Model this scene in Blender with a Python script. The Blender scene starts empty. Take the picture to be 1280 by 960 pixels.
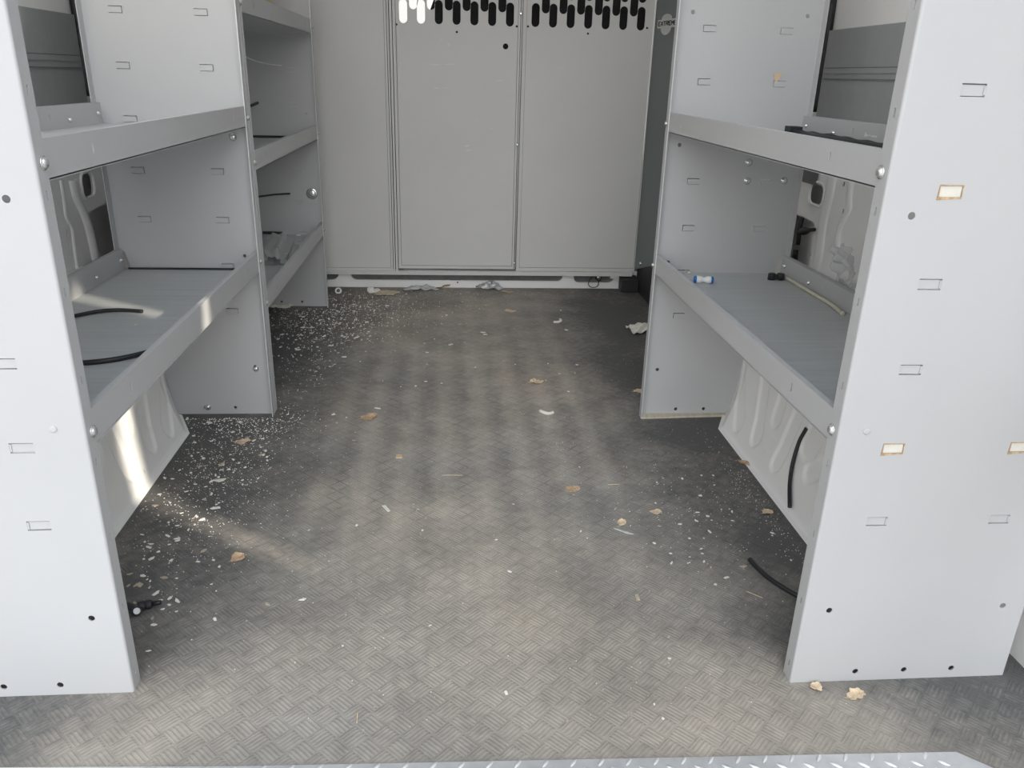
import bpy, bmesh, math, random
from mathutils import Vector, Matrix
from mathutils.geometry import tessellate_polygon
C = bpy.context.scene.collection
rnd = random.Random(7)

# ------------------------------------------------------------------ camera model
F_PX, PITCH, YAW, ROLL = 986.89, math.radians(21.3336), math.radians(5.0347), math.radians(1.621)
CAM = Vector((0, 0, 1.0))
fw = Vector((math.sin(YAW)*math.cos(PITCH), math.cos(YAW)*math.cos(PITCH), -math.sin(PITCH)))
r0 = Vector((math.cos(YAW), -math.sin(YAW), 0)); u0 = r0.cross(fw)
RT = r0*math.cos(ROLL) + u0*math.sin(ROLL); UP = u0*math.cos(ROLL) - r0*math.sin(ROLL)

def at(px, py, ax, v):
    """pixel of the 1280x960 photograph -> point on the plane ax = v"""
    d = fw + RT*((px-640)/F_PX) - UP*((py-480)/F_PX)
    i = 'xyz'.index(ax); t = (v-CAM[i])/d[i]
    return CAM + d*t

# ------------------------------------------------------------------ materials
def nodes(name):
    m = bpy.data.materials.new(name); m.use_nodes = True
    nt = m.node_tree; b = nt.nodes['Principled BSDF']
    return m, nt, b
def N(nt, t, **kw):
    n = nt.nodes.new(t)
    for k, v in kw.items():
        if k == 'inp':
            for a, c in v.items(): n.inputs[a].default_value = c
        else: setattr(n, k, v)
    return n
def math_n(nt, op, a, b=None, clamp=False):
    n = nt.nodes.new('ShaderNodeMath'); n.operation = op; n.use_clamp = clamp
    for i, v in enumerate((a, b)):
        if v is None: continue
        if isinstance(v, (int, float)): n.inputs[i].default_value = v
        else: nt.links.new(v, n.inputs[i])
    return n.outputs[0]
def coords(nt, scale=(1, 1, 1)):
    tc = N(nt, 'ShaderNodeTexCoord'); mp = N(nt, 'ShaderNodeMapping'); mp.inputs['Scale'].default_value = scale
    nt.links.new(tc.outputs['Object'], mp.inputs['Vector']); return mp.outputs[0]
def noise(nt, vec, scale, detail=3, rough=.55):
    n = N(nt, 'ShaderNodeTexNoise'); n.inputs['Scale'].default_value = scale; n.inputs['Detail'].default_value = detail
    n.inputs['Roughness'].default_value = rough; nt.links.new(vec, n.inputs['Vector']); return n.outputs['Fac']
def ramp(nt, fac, stops):
    n = N(nt, 'ShaderNodeValToRGB'); cr = n.color_ramp
    while len(cr.elements) < len(stops): cr.elements.new(.5)
    for e, (p, c) in zip(cr.elements, stops): e.position = p; e.color = (*c, 1) if len(c) == 3 else c
    nt.links.new(fac, n.inputs['Fac']); return n.outputs['Color']
def mixc(nt, fac, a, b):
    n = N(nt, 'ShaderNodeMix', data_type='RGBA')
    for i, v in ((0, fac), (6, a), (7, b)):
        if isinstance(v, (int, float)): n.inputs[i].default_value = v
        elif isinstance(v, tuple): n.inputs[i].default_value = (*v, 1)
        else: nt.links.new(v, n.inputs[i])
    return n.outputs[2]
def bump(nt, b, h, strength, dist):
    n = N(nt, 'ShaderNodeBump'); n.inputs['Strength'].default_value = strength; n.inputs['Distance'].default_value = dist
    nt.links.new(h, n.inputs['Height']); nt.links.new(n.outputs[0], b.inputs['Normal'])
def simple(name, col, rough=.5, metal=0, var=.0, sc=20, trans=0, stretch=(1, 1, 1), ior=1.45, bmp=0):
    m, nt, b = nodes(name)
    b.inputs['Roughness'].default_value = rough; b.inputs['Metallic'].default_value = metal
    b.inputs['Transmission Weight'].default_value = trans; b.inputs['IOR'].default_value = ior
    v = coords(nt, stretch); f = noise(nt, v, sc)
    lo = tuple(c*(1-var) for c in col); hi = tuple(min(1, c*(1+var)) for c in col)
    nt.links.new(ramp(nt, f, [(.3, lo), (.7, hi)]), b.inputs['Base Color'])
    if bmp: bump(nt, b, f, bmp, .01)
    return m

M = {}
M['grey'] = simple('grey_powder_coat', (.515, .52, .535), .42, 0, .025, 3)
def deck_mat():
    m, nt, b = nodes('shelf_deck_metal'); b.inputs['Roughness'].default_value = .42
    v = coords(nt, (1.6, 30, 1)); f = noise(nt, v, 2.2, 4)
    f2 = noise(nt, coords(nt), 5, 5)
    c = ramp(nt, f, [(.3, (.49, .515, .53)), (.7, (.57, .595, .61))])
    s = ramp(nt, f2, [(.58, (0, 0, 0)), (.72, (1, 1, 1))])
    nt.links.new(mixc(nt, math_n(nt, 'MULTIPLY', s, .4), c, (.68, .68, .67)), b.inputs['Base Color']); return m
M['deck'] = deck_mat()
M['bulk'] = simple('bulkhead_grey', (.67, .67, .67), .45, 0, .03, 2.5)
M['bulk_shaded'] = simple('bulkhead_grey_shaded', (.20, .225, .23), .5, 0, .05, 2)  # bulkhead grey darkened to paint the wing's shaded side
def white_mat():
    m, nt, b = nodes('white_body_paint'); b.inputs['Roughness'].default_value = .33
    f = noise(nt, coords(nt), 9, 6, .65); g = noise(nt, coords(nt, (1, 1, .4)), 40, 5)
    c = mixc(nt, ramp(nt, f, [(.62, (0, 0, 0)), (.80, (1, 1, 1))]), (.92, .92, .92), (.84, .81, .77))
    c2 = mixc(nt, ramp(nt, g, [(.73, (0, 0, 0)), (.79, (1, 1, 1))]), c, (.5, .46, .41))
    nt.links.new(c2, b.inputs['Base Color']); return m
M['white'] = white_mat()
M['liner'] = simple('liner_grey_plastic', (.34, .355, .36), .55, 0, .04, 30)
M['zinc'] = simple('zinc_bolt', (.86, .87, .88), .24, .9, .06, 200)
M['black'] = simple('black_rubber', (.022, .023, .026), .42, 0, .2, 40)
M['black_plastic'] = simple('black_plastic', (.030, .030, .034), .55, 0, .15, 60, bmp=.1)
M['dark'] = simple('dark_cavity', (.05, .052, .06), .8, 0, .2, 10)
M['sealgrey'] = simple('sill_rubber_grey', (.16, .16, .165), .7, 0, .15, 30)
M['flake'] = simple('white_flake', (.88, .86, .82), .6, 0, .08, 60)
M['beige'] = simple('beige_chip', (.52, .45, .35), .7, 0, .15, 60)
M['leaf'] = simple('dry_leaf', (.56, .40, .26), .7, 0, .22, 90, bmp=.2)
M['leaf_pale'] = simple('pale_dry_leaf', (.70, .56, .40), .7, 0, .18, 90, bmp=.2)
M['card'] = simple('cardboard', (.68, .52, .35), .8, 0, .1, 60)
M['wood'] = simple('raw_wood', (.60, .46, .26), .7, 0, .12, 14, stretch=(1, 1, 6))
M['paper'] = simple('white_paper', (.82, .80, .74), .6, 0, .05, 30, bmp=.2)
M['fit_white'] = simple('white_fitting', (.88, .89, .90), .3, 0, .02, 20)
M['fit_blue'] = simple('blue_collar', (.02, .16, .52), .35, 0, .05, 20)
M['hose_cream'] = simple('cream_tube', (.66, .64, .52), .35, 0, .06, 40)
M['rust'] = simple('rust_stain', (.50, .35, .21), .8, 0, .4, 90)
M['cream'] = simple('cream_flap', (.72, .70, .64), .6, 0, .06, 60)
M['clear'] = simple('clear_plastic', (.93, .95, .96), .10, 0, .01, 20, trans=.72, ior=1.5)
M['milky'] = simple('milky_plastic', (.90, .91, .92), .25, 0, .02, 20, trans=.45, ior=1.35)
M['scratch'] = simple('bare_scratch', (.74, .74, .72), .4, 0, .05, 80)
M['edge'] = simple('edge_highlight_metal', (.72, .73, .75), .35, .2, .05, 80)
M['badge'] = simple('badge_silver', (.66, .67, .66), .4, .1, .05, 50)
M['badge_ink'] = simple('badge_black', (.02, .02, .02), .4, 0, .1, 50)
M['seat'] = simple('black_seat_cloth', (.020, .020, .022), .85, 0, .2, 90)
M['concrete'] = simple('pale_concrete', (.52, .50, .47), .85, 0, .12, 1.5)
M['ply'] = simple('ply_strip', (.60, .55, .45), .7, 0, .12, 14, stretch=(8, 1, 1))

def alu_mat():
    m, nt, b = nodes('tread_plate_aluminium'); b.inputs['Metallic'].default_value = .5; b.inputs['Roughness'].default_value = .42
    f = noise(nt, coords(nt), 35, 4)
    nt.links.new(ramp(nt, f, [(.3, (.60, .61, .63)), (.7, (.72, .73, .75))]), b.inputs['Base Color'])
    bump(nt, b, f, .15, .004); return m
M['alu'] = alu_mat()

M['tread'] = simple('polished_tread', (.86, .87, .88), .3, .6, .05, 60)
def mat_mat():
    m, nt, b = nodes('rubber_checker_mat'); L = nt.links
    tc = N(nt, 'ShaderNodeTexCoord'); sp = N(nt, 'ShaderNodeSeparateXYZ'); L.new(tc.outputs['Object'], sp.inputs[0])
    X, Y = sp.outputs[0], sp.outputs[1]
    K = 1/(math.sqrt(2)*.036)
    u = math_n(nt, 'MULTIPLY', math_n(nt, 'ADD', X, Y), K); v = math_n(nt, 'MULTIPLY', math_n(nt, 'SUBTRACT', X, Y), K)
    fu, fv = math_n(nt, 'FLOOR', u), math_n(nt, 'FLOOR', v)
    par = math_n(nt, 'FLOORED_MODULO', math_n(nt, 'ADD', fu, fv), 2)
    cu, cv = math_n(nt, 'SUBTRACT', u, fu), math_n(nt, 'SUBTRACT', v, fv)
    def bars(c):
        s = math_n(nt, 'SINE', math_n(nt, 'MULTIPLY', c, 2*math.pi*5))
        return math_n(nt, 'MULTIPLY', math_n(nt, 'ADD', s, .35), 1.4, True)
    def win(c):
        d = math_n(nt, 'ABSOLUTE', math_n(nt, 'SUBTRACT', c, .5))
        return math_n(nt, 'MULTIPLY', math_n(nt, 'SUBTRACT', .47, d), 14, True)
    w = math_n(nt, 'MULTIPLY', win(cu), win(cv))
    mx = N(nt, 'ShaderNodeMix'); L.new(par, mx.inputs[0]); L.new(bars(cu), mx.inputs[2]); L.new(bars(cv), mx.inputs[3])
    h = math_n(nt, 'MULTIPLY', mx.outputs[0], w)
    obj_v = tc.outputs['Object']
    n1 = noise(nt, obj_v, 2.3, 6, .62); n2 = noise(nt, obj_v, 11, 5, .6); n3 = noise(nt, obj_v, 120, 3, .6)
    n4 = noise(nt, obj_v, 45, 4, .65)
    # dust: settles down the walked aisle, thins towards the shelving
    ax = math_n(nt, 'ABSOLUTE', math_n(nt, 'SUBTRACT', X, .06))
    aisle = N(nt, 'ShaderNodeMapRange', interpolation_type='SMOOTHSTEP')
    for i, val in ((1, .22), (2, .72), (3, .62), (4, -.02)): aisle.inputs[i].default_value = val
    wide = math_n(nt, 'MULTIPLY', math_n(nt, 'SUBTRACT', 1.22, Y), 1.3, True)
    L.new(math_n(nt, 'SUBTRACT', ax, math_n(nt, 'MULTIPLY', wide, .80)), aisle.inputs[0])
    # worn bands over the ribs of the steel floor below the mat
    wob = math_n(nt, 'MULTIPLY', math_n(nt, 'SUBTRACT', n2, .5), .05)
    band = math_n(nt, 'SINE', math_n(nt, 'MULTIPLY', math_n(nt, 'ADD', math_n(nt, 'SUBTRACT', X, .0725), wob), 2*math.pi/.108))
    bm_ = N(nt, 'ShaderNodeMapRange', interpolation_type='SMOOTHSTEP')
    for i, val in ((1, .52), (2, .33), (3, 0), (4, 1)): bm_.inputs[i].default_value = val
    L.new(ax, bm_.inputs[0])
    by = N(nt, 'ShaderNodeMapRange', interpolation_type='SMOOTHSTEP')
    for i, val in ((1, 1.35), (2, 1.95), (3, 0), (4, 1)): by.inputs[i].default_value = val
    L.new(Y, by.inputs[0])
    bf = N(nt, 'ShaderNodeMapRange', interpolation_type='SMOOTHSTEP')
    for i, val in ((1, 2.5), (2, 3.2), (3, 1), (4, .3)): bf.inputs[i].default_value = val
    L.new(Y, bf.inputs[0])
    bmask = math_n(nt, 'MULTIPLY', math_n(nt, 'MULTIPLY', bm_.outputs[0], by.outputs[0]), bf.outputs[0])
    bsig = math_n(nt, 'MULTIPLY', math_n(nt, 'MULTIPLY', band, bmask), .12)
    n5 = noise(nt, obj_v, 1.1, 3, .5); n6 = noise(nt, obj_v, 5.5, 6, .68)
    d = math_n(nt, 'ADD', aisle.outputs[0], math_n(nt, 'MULTIPLY', math_n(nt, 'SUBTRACT', n1, .46), 1.0))
    d = math_n(nt, 'ADD', d, math_n(nt, 'MULTIPLY', math_n(nt, 'SUBTRACT', n6, .5), .9))
    d = math_n(nt, 'ADD', d, math_n(nt, 'MULTIPLY', math_n(nt, 'SUBTRACT', n4, .5), .65))
    d = math_n(nt, 'ADD', d, bsig)
    # lugs show in patches where the dust is rubbed; cell edges stay dark, most of all in the worn bands
    vis = math_n(nt, 'ADD', math_n(nt, 'MULTIPLY', math_n(nt, 'SUBTRACT', n2, .42), 4.5, True), .07, True)
    d = math_n(nt, 'ADD', d, math_n(nt, 'MULTIPLY', math_n(nt, 'MULTIPLY', math_n(nt, 'SUBTRACT', h, .5), vis), .12))
    vis2 = math_n(nt, 'MULTIPLY', math_n(nt, 'MULTIPLY', math_n(nt, 'SUBTRACT', n6, .40), 4, True), math_n(nt, 'SUBTRACT', 3.0, Y), True)
    dk = math_n(nt, 'ADD', .03, math_n(nt, 'MULTIPLY', math_n(nt, 'MULTIPLY', math_n(nt, 'SUBTRACT', .35, band), bmask, True), math_n(nt, 'MULTIPLY', vis2, .20)))
    d = math_n(nt, 'ADD', d, math_n(nt, 'MULTIPLY', math_n(nt, 'SUBTRACT', w, 1), dk), True)
    rub = mixc(nt, n3, (.095, .095, .096), (.145, .143, .14))
    tan = ramp(nt, n5, [(.36, (0, 0, 0)), (.66, (1, 1, 1))])
    dust = mixc(nt, tan, mixc(nt, n6, (.40, .375, .345), (.53, .50, .46)), mixc(nt, n6, (.49, .42, .345), (.62, .54, .45)))
    c = mixc(nt, d, rub, dust)
    # pale specks
    sp1 = ramp(nt, noise(nt, obj_v, 300, 2, .5), [(.70, (0, 0, 0)), (.76, (1, 1, 1))])
    c = mixc(nt, math_n(nt, 'MULTIPLY', sp1, .35), c, (.5, .47, .42))
    L.new(c, b.inputs['Base Color'])
    b.inputs['Roughness'].default_value = .68; b.inputs['Specular IOR Level'].default_value = .3
    hh = math_n(nt, 'ADD', h, math_n(nt, 'MULTIPLY', n4, .5))
    bump(nt, b, hh, .4, .004)
    return m
M['mat'] = mat_mat()

# ------------------------------------------------------------------ mesh builder
class MB:
    def __init__(s): s.v = []; s.f = []; s.sm = []
    def add(s, vs, fs, smooth=False):
        o = len(s.v); s.v += [tuple(v) for v in vs]
        for f in fs: s.f.append(tuple(o+i for i in f)); s.sm.append(smooth)
    def box(s, x0, x1, y0, y1, z0, z1):
        vs = [(x, y, z) for z in (z0, z1) for y in (y0, y1) for x in (x0, x1)]
        s.add(vs, [(0, 2, 3, 1), (4, 5, 7, 6), (0, 1, 5, 4), (2, 6, 7, 3), (0, 4, 6, 2), (1, 3, 7, 5)])
    def plate(s, outer, holes, T, fn):
        loops = [outer]+list(holes); flat = [p for l in loops for p in l]
        tris = tessellate_polygon([[Vector((a, b, 0)) for a, b in l] for l in loops])
        n = len(flat)
        vs = [fn(a, b, 0) for a, b in flat]+[fn(a, b, T) for a, b in flat]
        fs = [tuple(t) for t in tris]+[tuple(n+i for i in reversed(t)) for t in tris]
        k = 0
        for l in loops:
            m = len(l)
            for i in range(m):
                j = (i+1) % m; fs.append((k+i, k+j, n+k+j, n+k+i))
            k += m
        s.add(vs, fs)
    def prism(s, prof, a0, a1, fn):
        """closed profile of (p,q), run from a0 to a1; fn(p,q,a)"""
        n = len(prof)
        vs = [fn(p, q, a0) for p, q in prof]+[fn(p, q, a1) for p, q in prof]
        s.add(vs, [tuple(range(n)), tuple(range(2*n-1, n-1, -1))]+[(i, (i+1) % n, n+(i+1) % n, n+i) for i in range(n)])
    def tube(s, pts, r, seg=10, hollow=None, smooth=True):
        pts = [Vector(p) for p in pts]; n = len(pts); rings = []
        t0 = (pts[1]-pts[0]).normalized(); a = t0.orthogonal().normalized()
        for i, p in enumerate(pts):
            t = (pts[min(i+1, n-1)]-pts[max(i-1, 0)]).normalized()
            a = (a-t*a.dot(t)).normalized(); b = t.cross(a)
            rr = r(i/(n-1)) if callable(r) else r
            rings.append([p+(a*math.cos(k*2*math.pi/seg)+b*math.sin(k*2*math.pi/seg))*rr for k in range(seg)])
        vs = [v for q in rings for v in q]
        fs = [(i*seg+k, i*seg+(k+1) % seg, (i+1)*seg+(k+1) % seg, (i+1)*seg+k) for i in range(n-1) for k in range(seg)]
        s.add(vs, fs, smooth)
        s.add(rings[0], [tuple(reversed(range(seg)))]); s.add(rings[-1], [tuple(range(seg))])
    def lathe(s, o, axis, prof, seg=14, smooth=True):
        """prof: (distance along axis, radius)"""
        o = Vector(o); ax = Vector(axis).normalized(); a = ax.orthogonal().normalized(); b = ax.cross(a)
        vs = [o+ax*h+(a*math.cos(k*2*math.pi/seg)+b*math.sin(k*2*math.pi/seg))*r for h, r in prof for k in range(seg)]
        n = len(prof)
        s.add(vs, [(i*seg+k, i*seg+(k+1) % seg, (i+1)*seg+(k+1) % seg, (i+1)*seg+k) for i in range(n-1) for k in range(seg)], smooth)
        s.add(vs[:seg], [tuple(reversed(range(seg)))]); s.add(vs[-seg:], [tuple(range(seg))])
    def grid(s, us, vs_, fn, smooth=True):
        P = [fn(u, v) for v in vs_ for u in us]; w = len(us)
        s.add(P, [(j*w+i, j*w+i+1, (j+1)*w+i+1, (j+1)*w+i) for j in range(len(vs_)-1) for i in range(w-1)], smooth)
    def build(s, name, mat, parent=None, origin=None):
        me = bpy.data.meshes.new(name)
        o0 = Vector(origin) if origin is not None else Vector((0, 0, 0))
        me.from_pydata([tuple(Vector(v)-o0) for v in s.v], [], s.f); me.materials.append(M[mat])
        for p, q in zip(me.polygons, s.sm): p.use_smooth = q
        bm = bmesh.new(); bm.from_mesh(me); bmesh.ops.remove_doubles(bm, verts=bm.verts, dist=1e-6)
        bmesh.ops.recalc_face_normals(bm, faces=bm.faces); bm.to_mesh(me); bm.free()
        o = bpy.data.objects.new(name, me); C.objects.link(o); o.location = o0
        if parent is not None:
            o.parent = parent
            w = Vector((0, 0, 0)); p = parent
            while p is not None: w = w+p.location; p = p.parent
            o.location = o0-w
        return o
def tag(o, label, cat, group=None, kind=None):
    o['label'] = label; o['category'] = cat
    if group: o['group'] = group
    if kind: o['kind'] = kind
    return o
def thing(name, loc, label, cat, group=None):
    o = bpy.data.objects.new(name, None); o.empty_display_size = .05; C.objects.link(o); o.location = loc
    return tag(o, label, cat, group)
def struct(o): o['kind'] = 'structure'; return o
def circ(u, v, r, n=14): return [(u+r*math.cos(2*math.pi*k/n), v+r*math.sin(2*math.pi*k/n)) for k in range(n)]
def rect(u0, u1, v0, v1): return [(u0, v0), (u1, v0), (u1, v1), (u0, v1)]
def stadium(u, v0, v1, r, n=7):
    p = [(u+r*math.cos(math.pi*k/n), v1-r+r*math.sin(math.pi*k/n)) for k in range(n+1)]
    return p+[(u+r*math.cos(math.pi+math.pi*k/n), v0+r+r*math.sin(math.pi+math.pi*k/n)) for k in range(n+1)]
def rrect(u0, u1, v0, v1, r, n=5):
    p = []
    for cu, cv, a in ((u1-r, v1-r, 0), (u0+r, v1-r, 90), (u0+r, v0+r, 180), (u1-r, v0+r, 270)):
        for k in range(n+1):
            t = math.radians(a+90*k/n); p.append((cu+r*math.cos(t), cv+r*math.sin(t)))
    return p
def spline(P, n=8):
    P = [Vector(p) for p in P]; Q = [P[0]*2-P[1]]+P+[P[-1]*2-P[-2]]; out = []
    for i in range(1, len(Q)-2):
        for k in range(n):
            t = k/n; a, b, c, d = Q[i-1], Q[i], Q[i+1], Q[i+2]
            out.append(.5*((2*b)+(c-a)*t+(2*a-5*b+4*c-d)*t*t+(3*b-3*c+d-a)*t**3))
    return out+[P[-1]]

# ------------------------------------------------------------------ key dimensions
XL, XR = -.536, .610            # aisle faces of the two shelving runs
BL, BR = -.930, 1.015           # backs of the shelving
Y1L, Y1R, Y2L, Y2R, Y3L = 1.112, 1.079, 2.309, 2.276, 3.532
FL = .030                       # flange
HT = 1.33                       # upright height
TABV = [.3305+.1335*k for k in range(10)]

# ------------------------------------------------------------------ shelving units
def bolt(root, p, axis, r=.0075, name='bolt'):
    b = MB(); p = Vector(p)
    b.lathe(p, axis, [(0, r*1.25), (.0012, r*1.25), (.0014, r), (.0035, r*.95), (.0055, r*.65), (.0062, r*.25)], 14)
    return b.build(name, 'zinc', root, p)

def upright(root, s, xe, xb, y, dr, tabs_skip=(), notch=None, stained=(), plugs=(), tape=None, hole_rows=(.155, .495, .83, 1.17, 1.5), worn=True):
    """C-section end panel: sheet at y, flanges of both edges folded towards dr"""
    D = abs(xb-xe); T = .002; R = .004; b = MB()
    fn = lambda u, v, w: (xe+s*u, y+dr*w, v)
    holes = []; flaps = []; marks = []
    for j, v in enumerate(TABV):
        if v > HT-.03: continue
        for i, u in enumerate((.0955, .309)):
            if (i, j) in tabs_skip: continue
            if notch and u > .27 and v < .5: continue
            holes.append(rect(u-.0175, u+.0175, v-.0085, v+.0085))
            (marks if (i, j) in stained else flaps).append((u, v))
    plug_pts = []
    for k, v in enumerate(hole_rows):
        if v > HT-.03: continue
        for i, u in enumerate((.0455, .362)):
            if notch and u > .25 and v < .5: continue
            if (i, k) in plugs: plug_pts.append((u, v)); continue
            holes.append(circ(u, v, .0055))
    for u in (.118, .209, .299):
        if notch and u > .24: continue
        holes.append(circ(u, .0205, .0055))
    if notch:
        outer = [(R, 0), (notch[0][0], 0)]+list(notch)+[(D-R, notch[-1][1]), (D-R, HT), (R, HT)]
    else: outer = [(R, 0), (D-R, 0), (D-R, HT), (R, HT)]
    b.plate(outer, holes, T, fn)
    for u, v in flaps:      # punched knock-out flaps, hinged at one end and set back
        b.add([fn(u-.0164, v-.0074, .0030), fn(u+.0166, v-.0074, .0022), fn(u+.0166, v+.0066, .0022), fn(u-.0164, v+.0066, .0026),
               fn(u-.0164, v-.0074, .0054), fn(u+.0166, v-.0074, .0046), fn(u+.0166, v+.0066, .0046), fn(u-.0164, v+.0066, .0054)],
              [(0, 1, 2, 3), (7, 6, 5, 4), (0, 4, 5, 1), (1, 5, 6, 2), (2, 6, 7, 3), (3, 7, 4, 0)])
        b.add([fn(u+.0150, v-.006, .0005), fn(u+.0180, v-.006, .0005), fn(u+.0180, v+.006, .0005), fn(u+.0150, v+.006, .0005),
               fn(u+.0150, v-.006, .0045), fn(u+.0180, v-.006, .0045), fn(u+.0180, v+.006, .0045), fn(u+.0150, v+.006, .0045)],
              [(0, 1, 2, 3), (7, 6, 5, 4), (0, 4, 5, 1), (1, 5, 6, 2), (2, 6, 7, 3), (3, 7, 4, 0)])
    # rounded folds and flanges
    def fold(uc, sg, zlo, cut):
        # sg=+1: fold on the aisle edge (u decreasing), -1: back edge
        prof = []
        for k in range(6):
            a = math.radians(90*k/5); prof.append((uc+sg*(R-R*math.sin(a)), R-R*math.cos(a)))
        inner = [(uc+sg*(R-(R-T)*math.sin(a)), R-(R-T)*math.cos(a)) for a in [math.radians(90*(5-k)/5) for k in range(6)]]
        b.prism(prof+inner, zlo, HT, lambda p, q, a: fn(p, a, q))
        hs = [rect(.014, .0185, v-.006-.0+.02, v+.006+.02) for v in [zlo+.012+.1335*k for k in range(int((HT-zlo-.06)/.1335))]] if cut else []
        b.plate([(R, zlo), (FL, zlo), (FL, HT), (R, HT)], hs, T, lambda q, v, w: fn(uc+sg*w, v, q))
    fold(0, 1, 0, True)
    fold(D, -1, notch[-1][1] if notch else 0, False)
    o = b.build('end_panel', 'grey', root, (xe, y, 0))
    if worn:  # pale strip painting a highlight along the worn flange edge
        e = MB(); e.plate([(FL-.0012, .001), (FL+.0004, .001), (FL+.0004, HT), (FL-.0012, HT)], [], .0026, lambda q, v, w: fn(-.0004+w, v, q)); e.build('worn_edge_highlight', 'edge', o, (xe, y+dr*FL, 0))['label'] = 'highlight painted along the worn edge'
    for u, v in marks:
        m = MB(); m.plate(rect(u-.0165, u+.0165, v-.0076, v+.0076), [], .0015, lambda a, c, w: fn(a, c, w+.0015))
        m.build('tab_flap', 'cream', o, fn(u, v, .002))['label'] = 'cream coloured tab flap'
        m = MB(); m.plate([(u-.0192, v-.0122), (u-.004, v-.0108), (u+.0180, v-.0098), (u+.0186, v+.0092), (u-.0180, v+.0094)], [rect(u-.0164, u+.0168, v-.0076, v+.0080)], .0004, lambda a, c, w: fn(a, c, -w-.0001))
        m.build('rust_stain', 'rust', o, fn(u, v, 0))['label'] = 'brown rust stain around a tab'
    for u, v in plug_pts:
        m = MB(); m.lathe(fn(u, v, 0), (0, -dr, 0), [(-.001, .0058), (.001, .0058), (.0016, .005), (.0017, .002)], 14); m.build('plug', 'grey', o, fn(u, v, 0))
    return o

def shelf(root, s, xe, xb, y0, y1, ztop, zdeck, zlip, deckmat='deck', logo=False, xslots=(.16, .88)):
    t = .002; b = MB(); xi = xe+s*.0035; xk = xb-s*.012
    lo, hi = sorted((xi, xk)); g = .0035
    b.box(lo, hi, y0+g, y1-.010, zdeck-.002, zdeck)
    o = b.build('shelf', deckmat, root, (xe, (y0+y1)/2, zdeck))
    f = MB(); L = y1-y0
    hs = [rect(y0+L*k-.003, y0+L*k+.003, ztop-.033, ztop-.018) for k in xslots]
    f.plate(rect(y0+.004, y1-.004, zlip, ztop), hs, t, lambda a, c, w: (xi+s*w, a, c))
    f.plate(rect(y0+.004, y1-.004, 0, .010), [], t, lambda a, c, w: (xi+s*(t+c), a, ztop-w))      # hem at the top
    f.plate(rect(y0+.004, y1-.004, 0, .012), [], t, lambda a, c, w: (xi+s*(t+c), a, zlip+w))
    f.build('front_lip', 'grey', o, (xi, (y0+y1)/2, ztop))
    k = MB()
    k.plate(rect(y0+.004, y1-.004, zdeck-.002, ztop), [rect(y0+L*q-.0018, y0+L*q+.0018, ztop-.030, ztop-.017) for q in (.2, .75)], t, lambda a, c, w: (xk+s*w, a, c))
    k.plate(rect(y0+.004, y1-.004, 0, .016), [], t, lambda a, c, w: (xk+s*(t+c), a, ztop-w))
    k.plate(rect(y0+.004, y1-.004, ztop-.012, ztop), [], .0015, lambda a, c, w: (xk+s*(.016+w), a, c))
    k.build('rear_lip', 'grey', o, (xk, (y0+y1)/2, ztop))
    # bolts: front flanges, rear corners
    zc = ztop-.030
    bolt(root, (xe-s*.0005, y0+.0205, zc), (-s, 0, 0), .0078); bolt(root, (xe-s*.0005, y1-.012, zc), (-s, 0, 0), .0062)
    bolt(root, (xk-s*.0005, y1-.030, zc+.004), (-s, 0, 0), .0055); bolt(root, (xk-s*.0005, y1-.20, zc-.004), (-s, 0, 0), .0055)
    return o

NL = [(.312, .067), (.326, .15), (.352, .40), (.378, .505)]
NR = [(.314, .067), (.338, .18), (.360, .40), (.382, .505)]
NLb = [(.282, .0)]
uA = thing('shelf_unit', (-.73, 1.71, 0), 'grey steel shelving unit with two lengths of black tube on its lower shelf', 'shelving')
upright(uA, -1, XL, BL, Y1L, +1, plugs=((0, 1),), worn=False)
upright(uA, -1, XL, BL, Y2L, -1, notch=[(.303, 0)]+NL)
shelf(uA, -1, XL, BL, Y1L, Y2L, .512, .456, .457); shelf(uA, -1, XL, BL, Y1L, Y2L, .905, .853, .850)
for p in ((291, 171), (320, 461), (260, 509)): bolt(uA, at(*p, 'y', Y2L-.002), (0, -1, 0), .0085 if p[1] < 200 else .0075)

uB = thing('shelf_unit', (-.73, 2.94, 0), 'grey steel shelving unit beside the bulkhead, clear plastic packs on its lowest shelf', 'shelving')
Y2b = Y2L+.003
upright(uB, -1, XL, BL, Y2b, +1, notch=[(.303, 0)]+NL)
upright(uB, -1, XL, BL, Y3L, -1)
shelf(uB, -1, XL, BL, Y2b, Y3L, .380, .326, .325); shelf(uB, -1, XL, BL, Y2b, Y3L, .785, .731, .729); shelf(uB, -1, XL, BL, Y2b, Y3L, 1.190, 1.138, 1.135)
bolt(uB, at(390, 242, 'y', Y3L-.002), (0, -1, 0), .017)
b = MB(); p = at(390, 242, 'y', Y3L-.002); b.lathe(p, (0, -1, 0), [(0, .024), (.002, .024), (.0022, .017)], 18); b.build('washer', 'zinc', uB, p)

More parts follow.
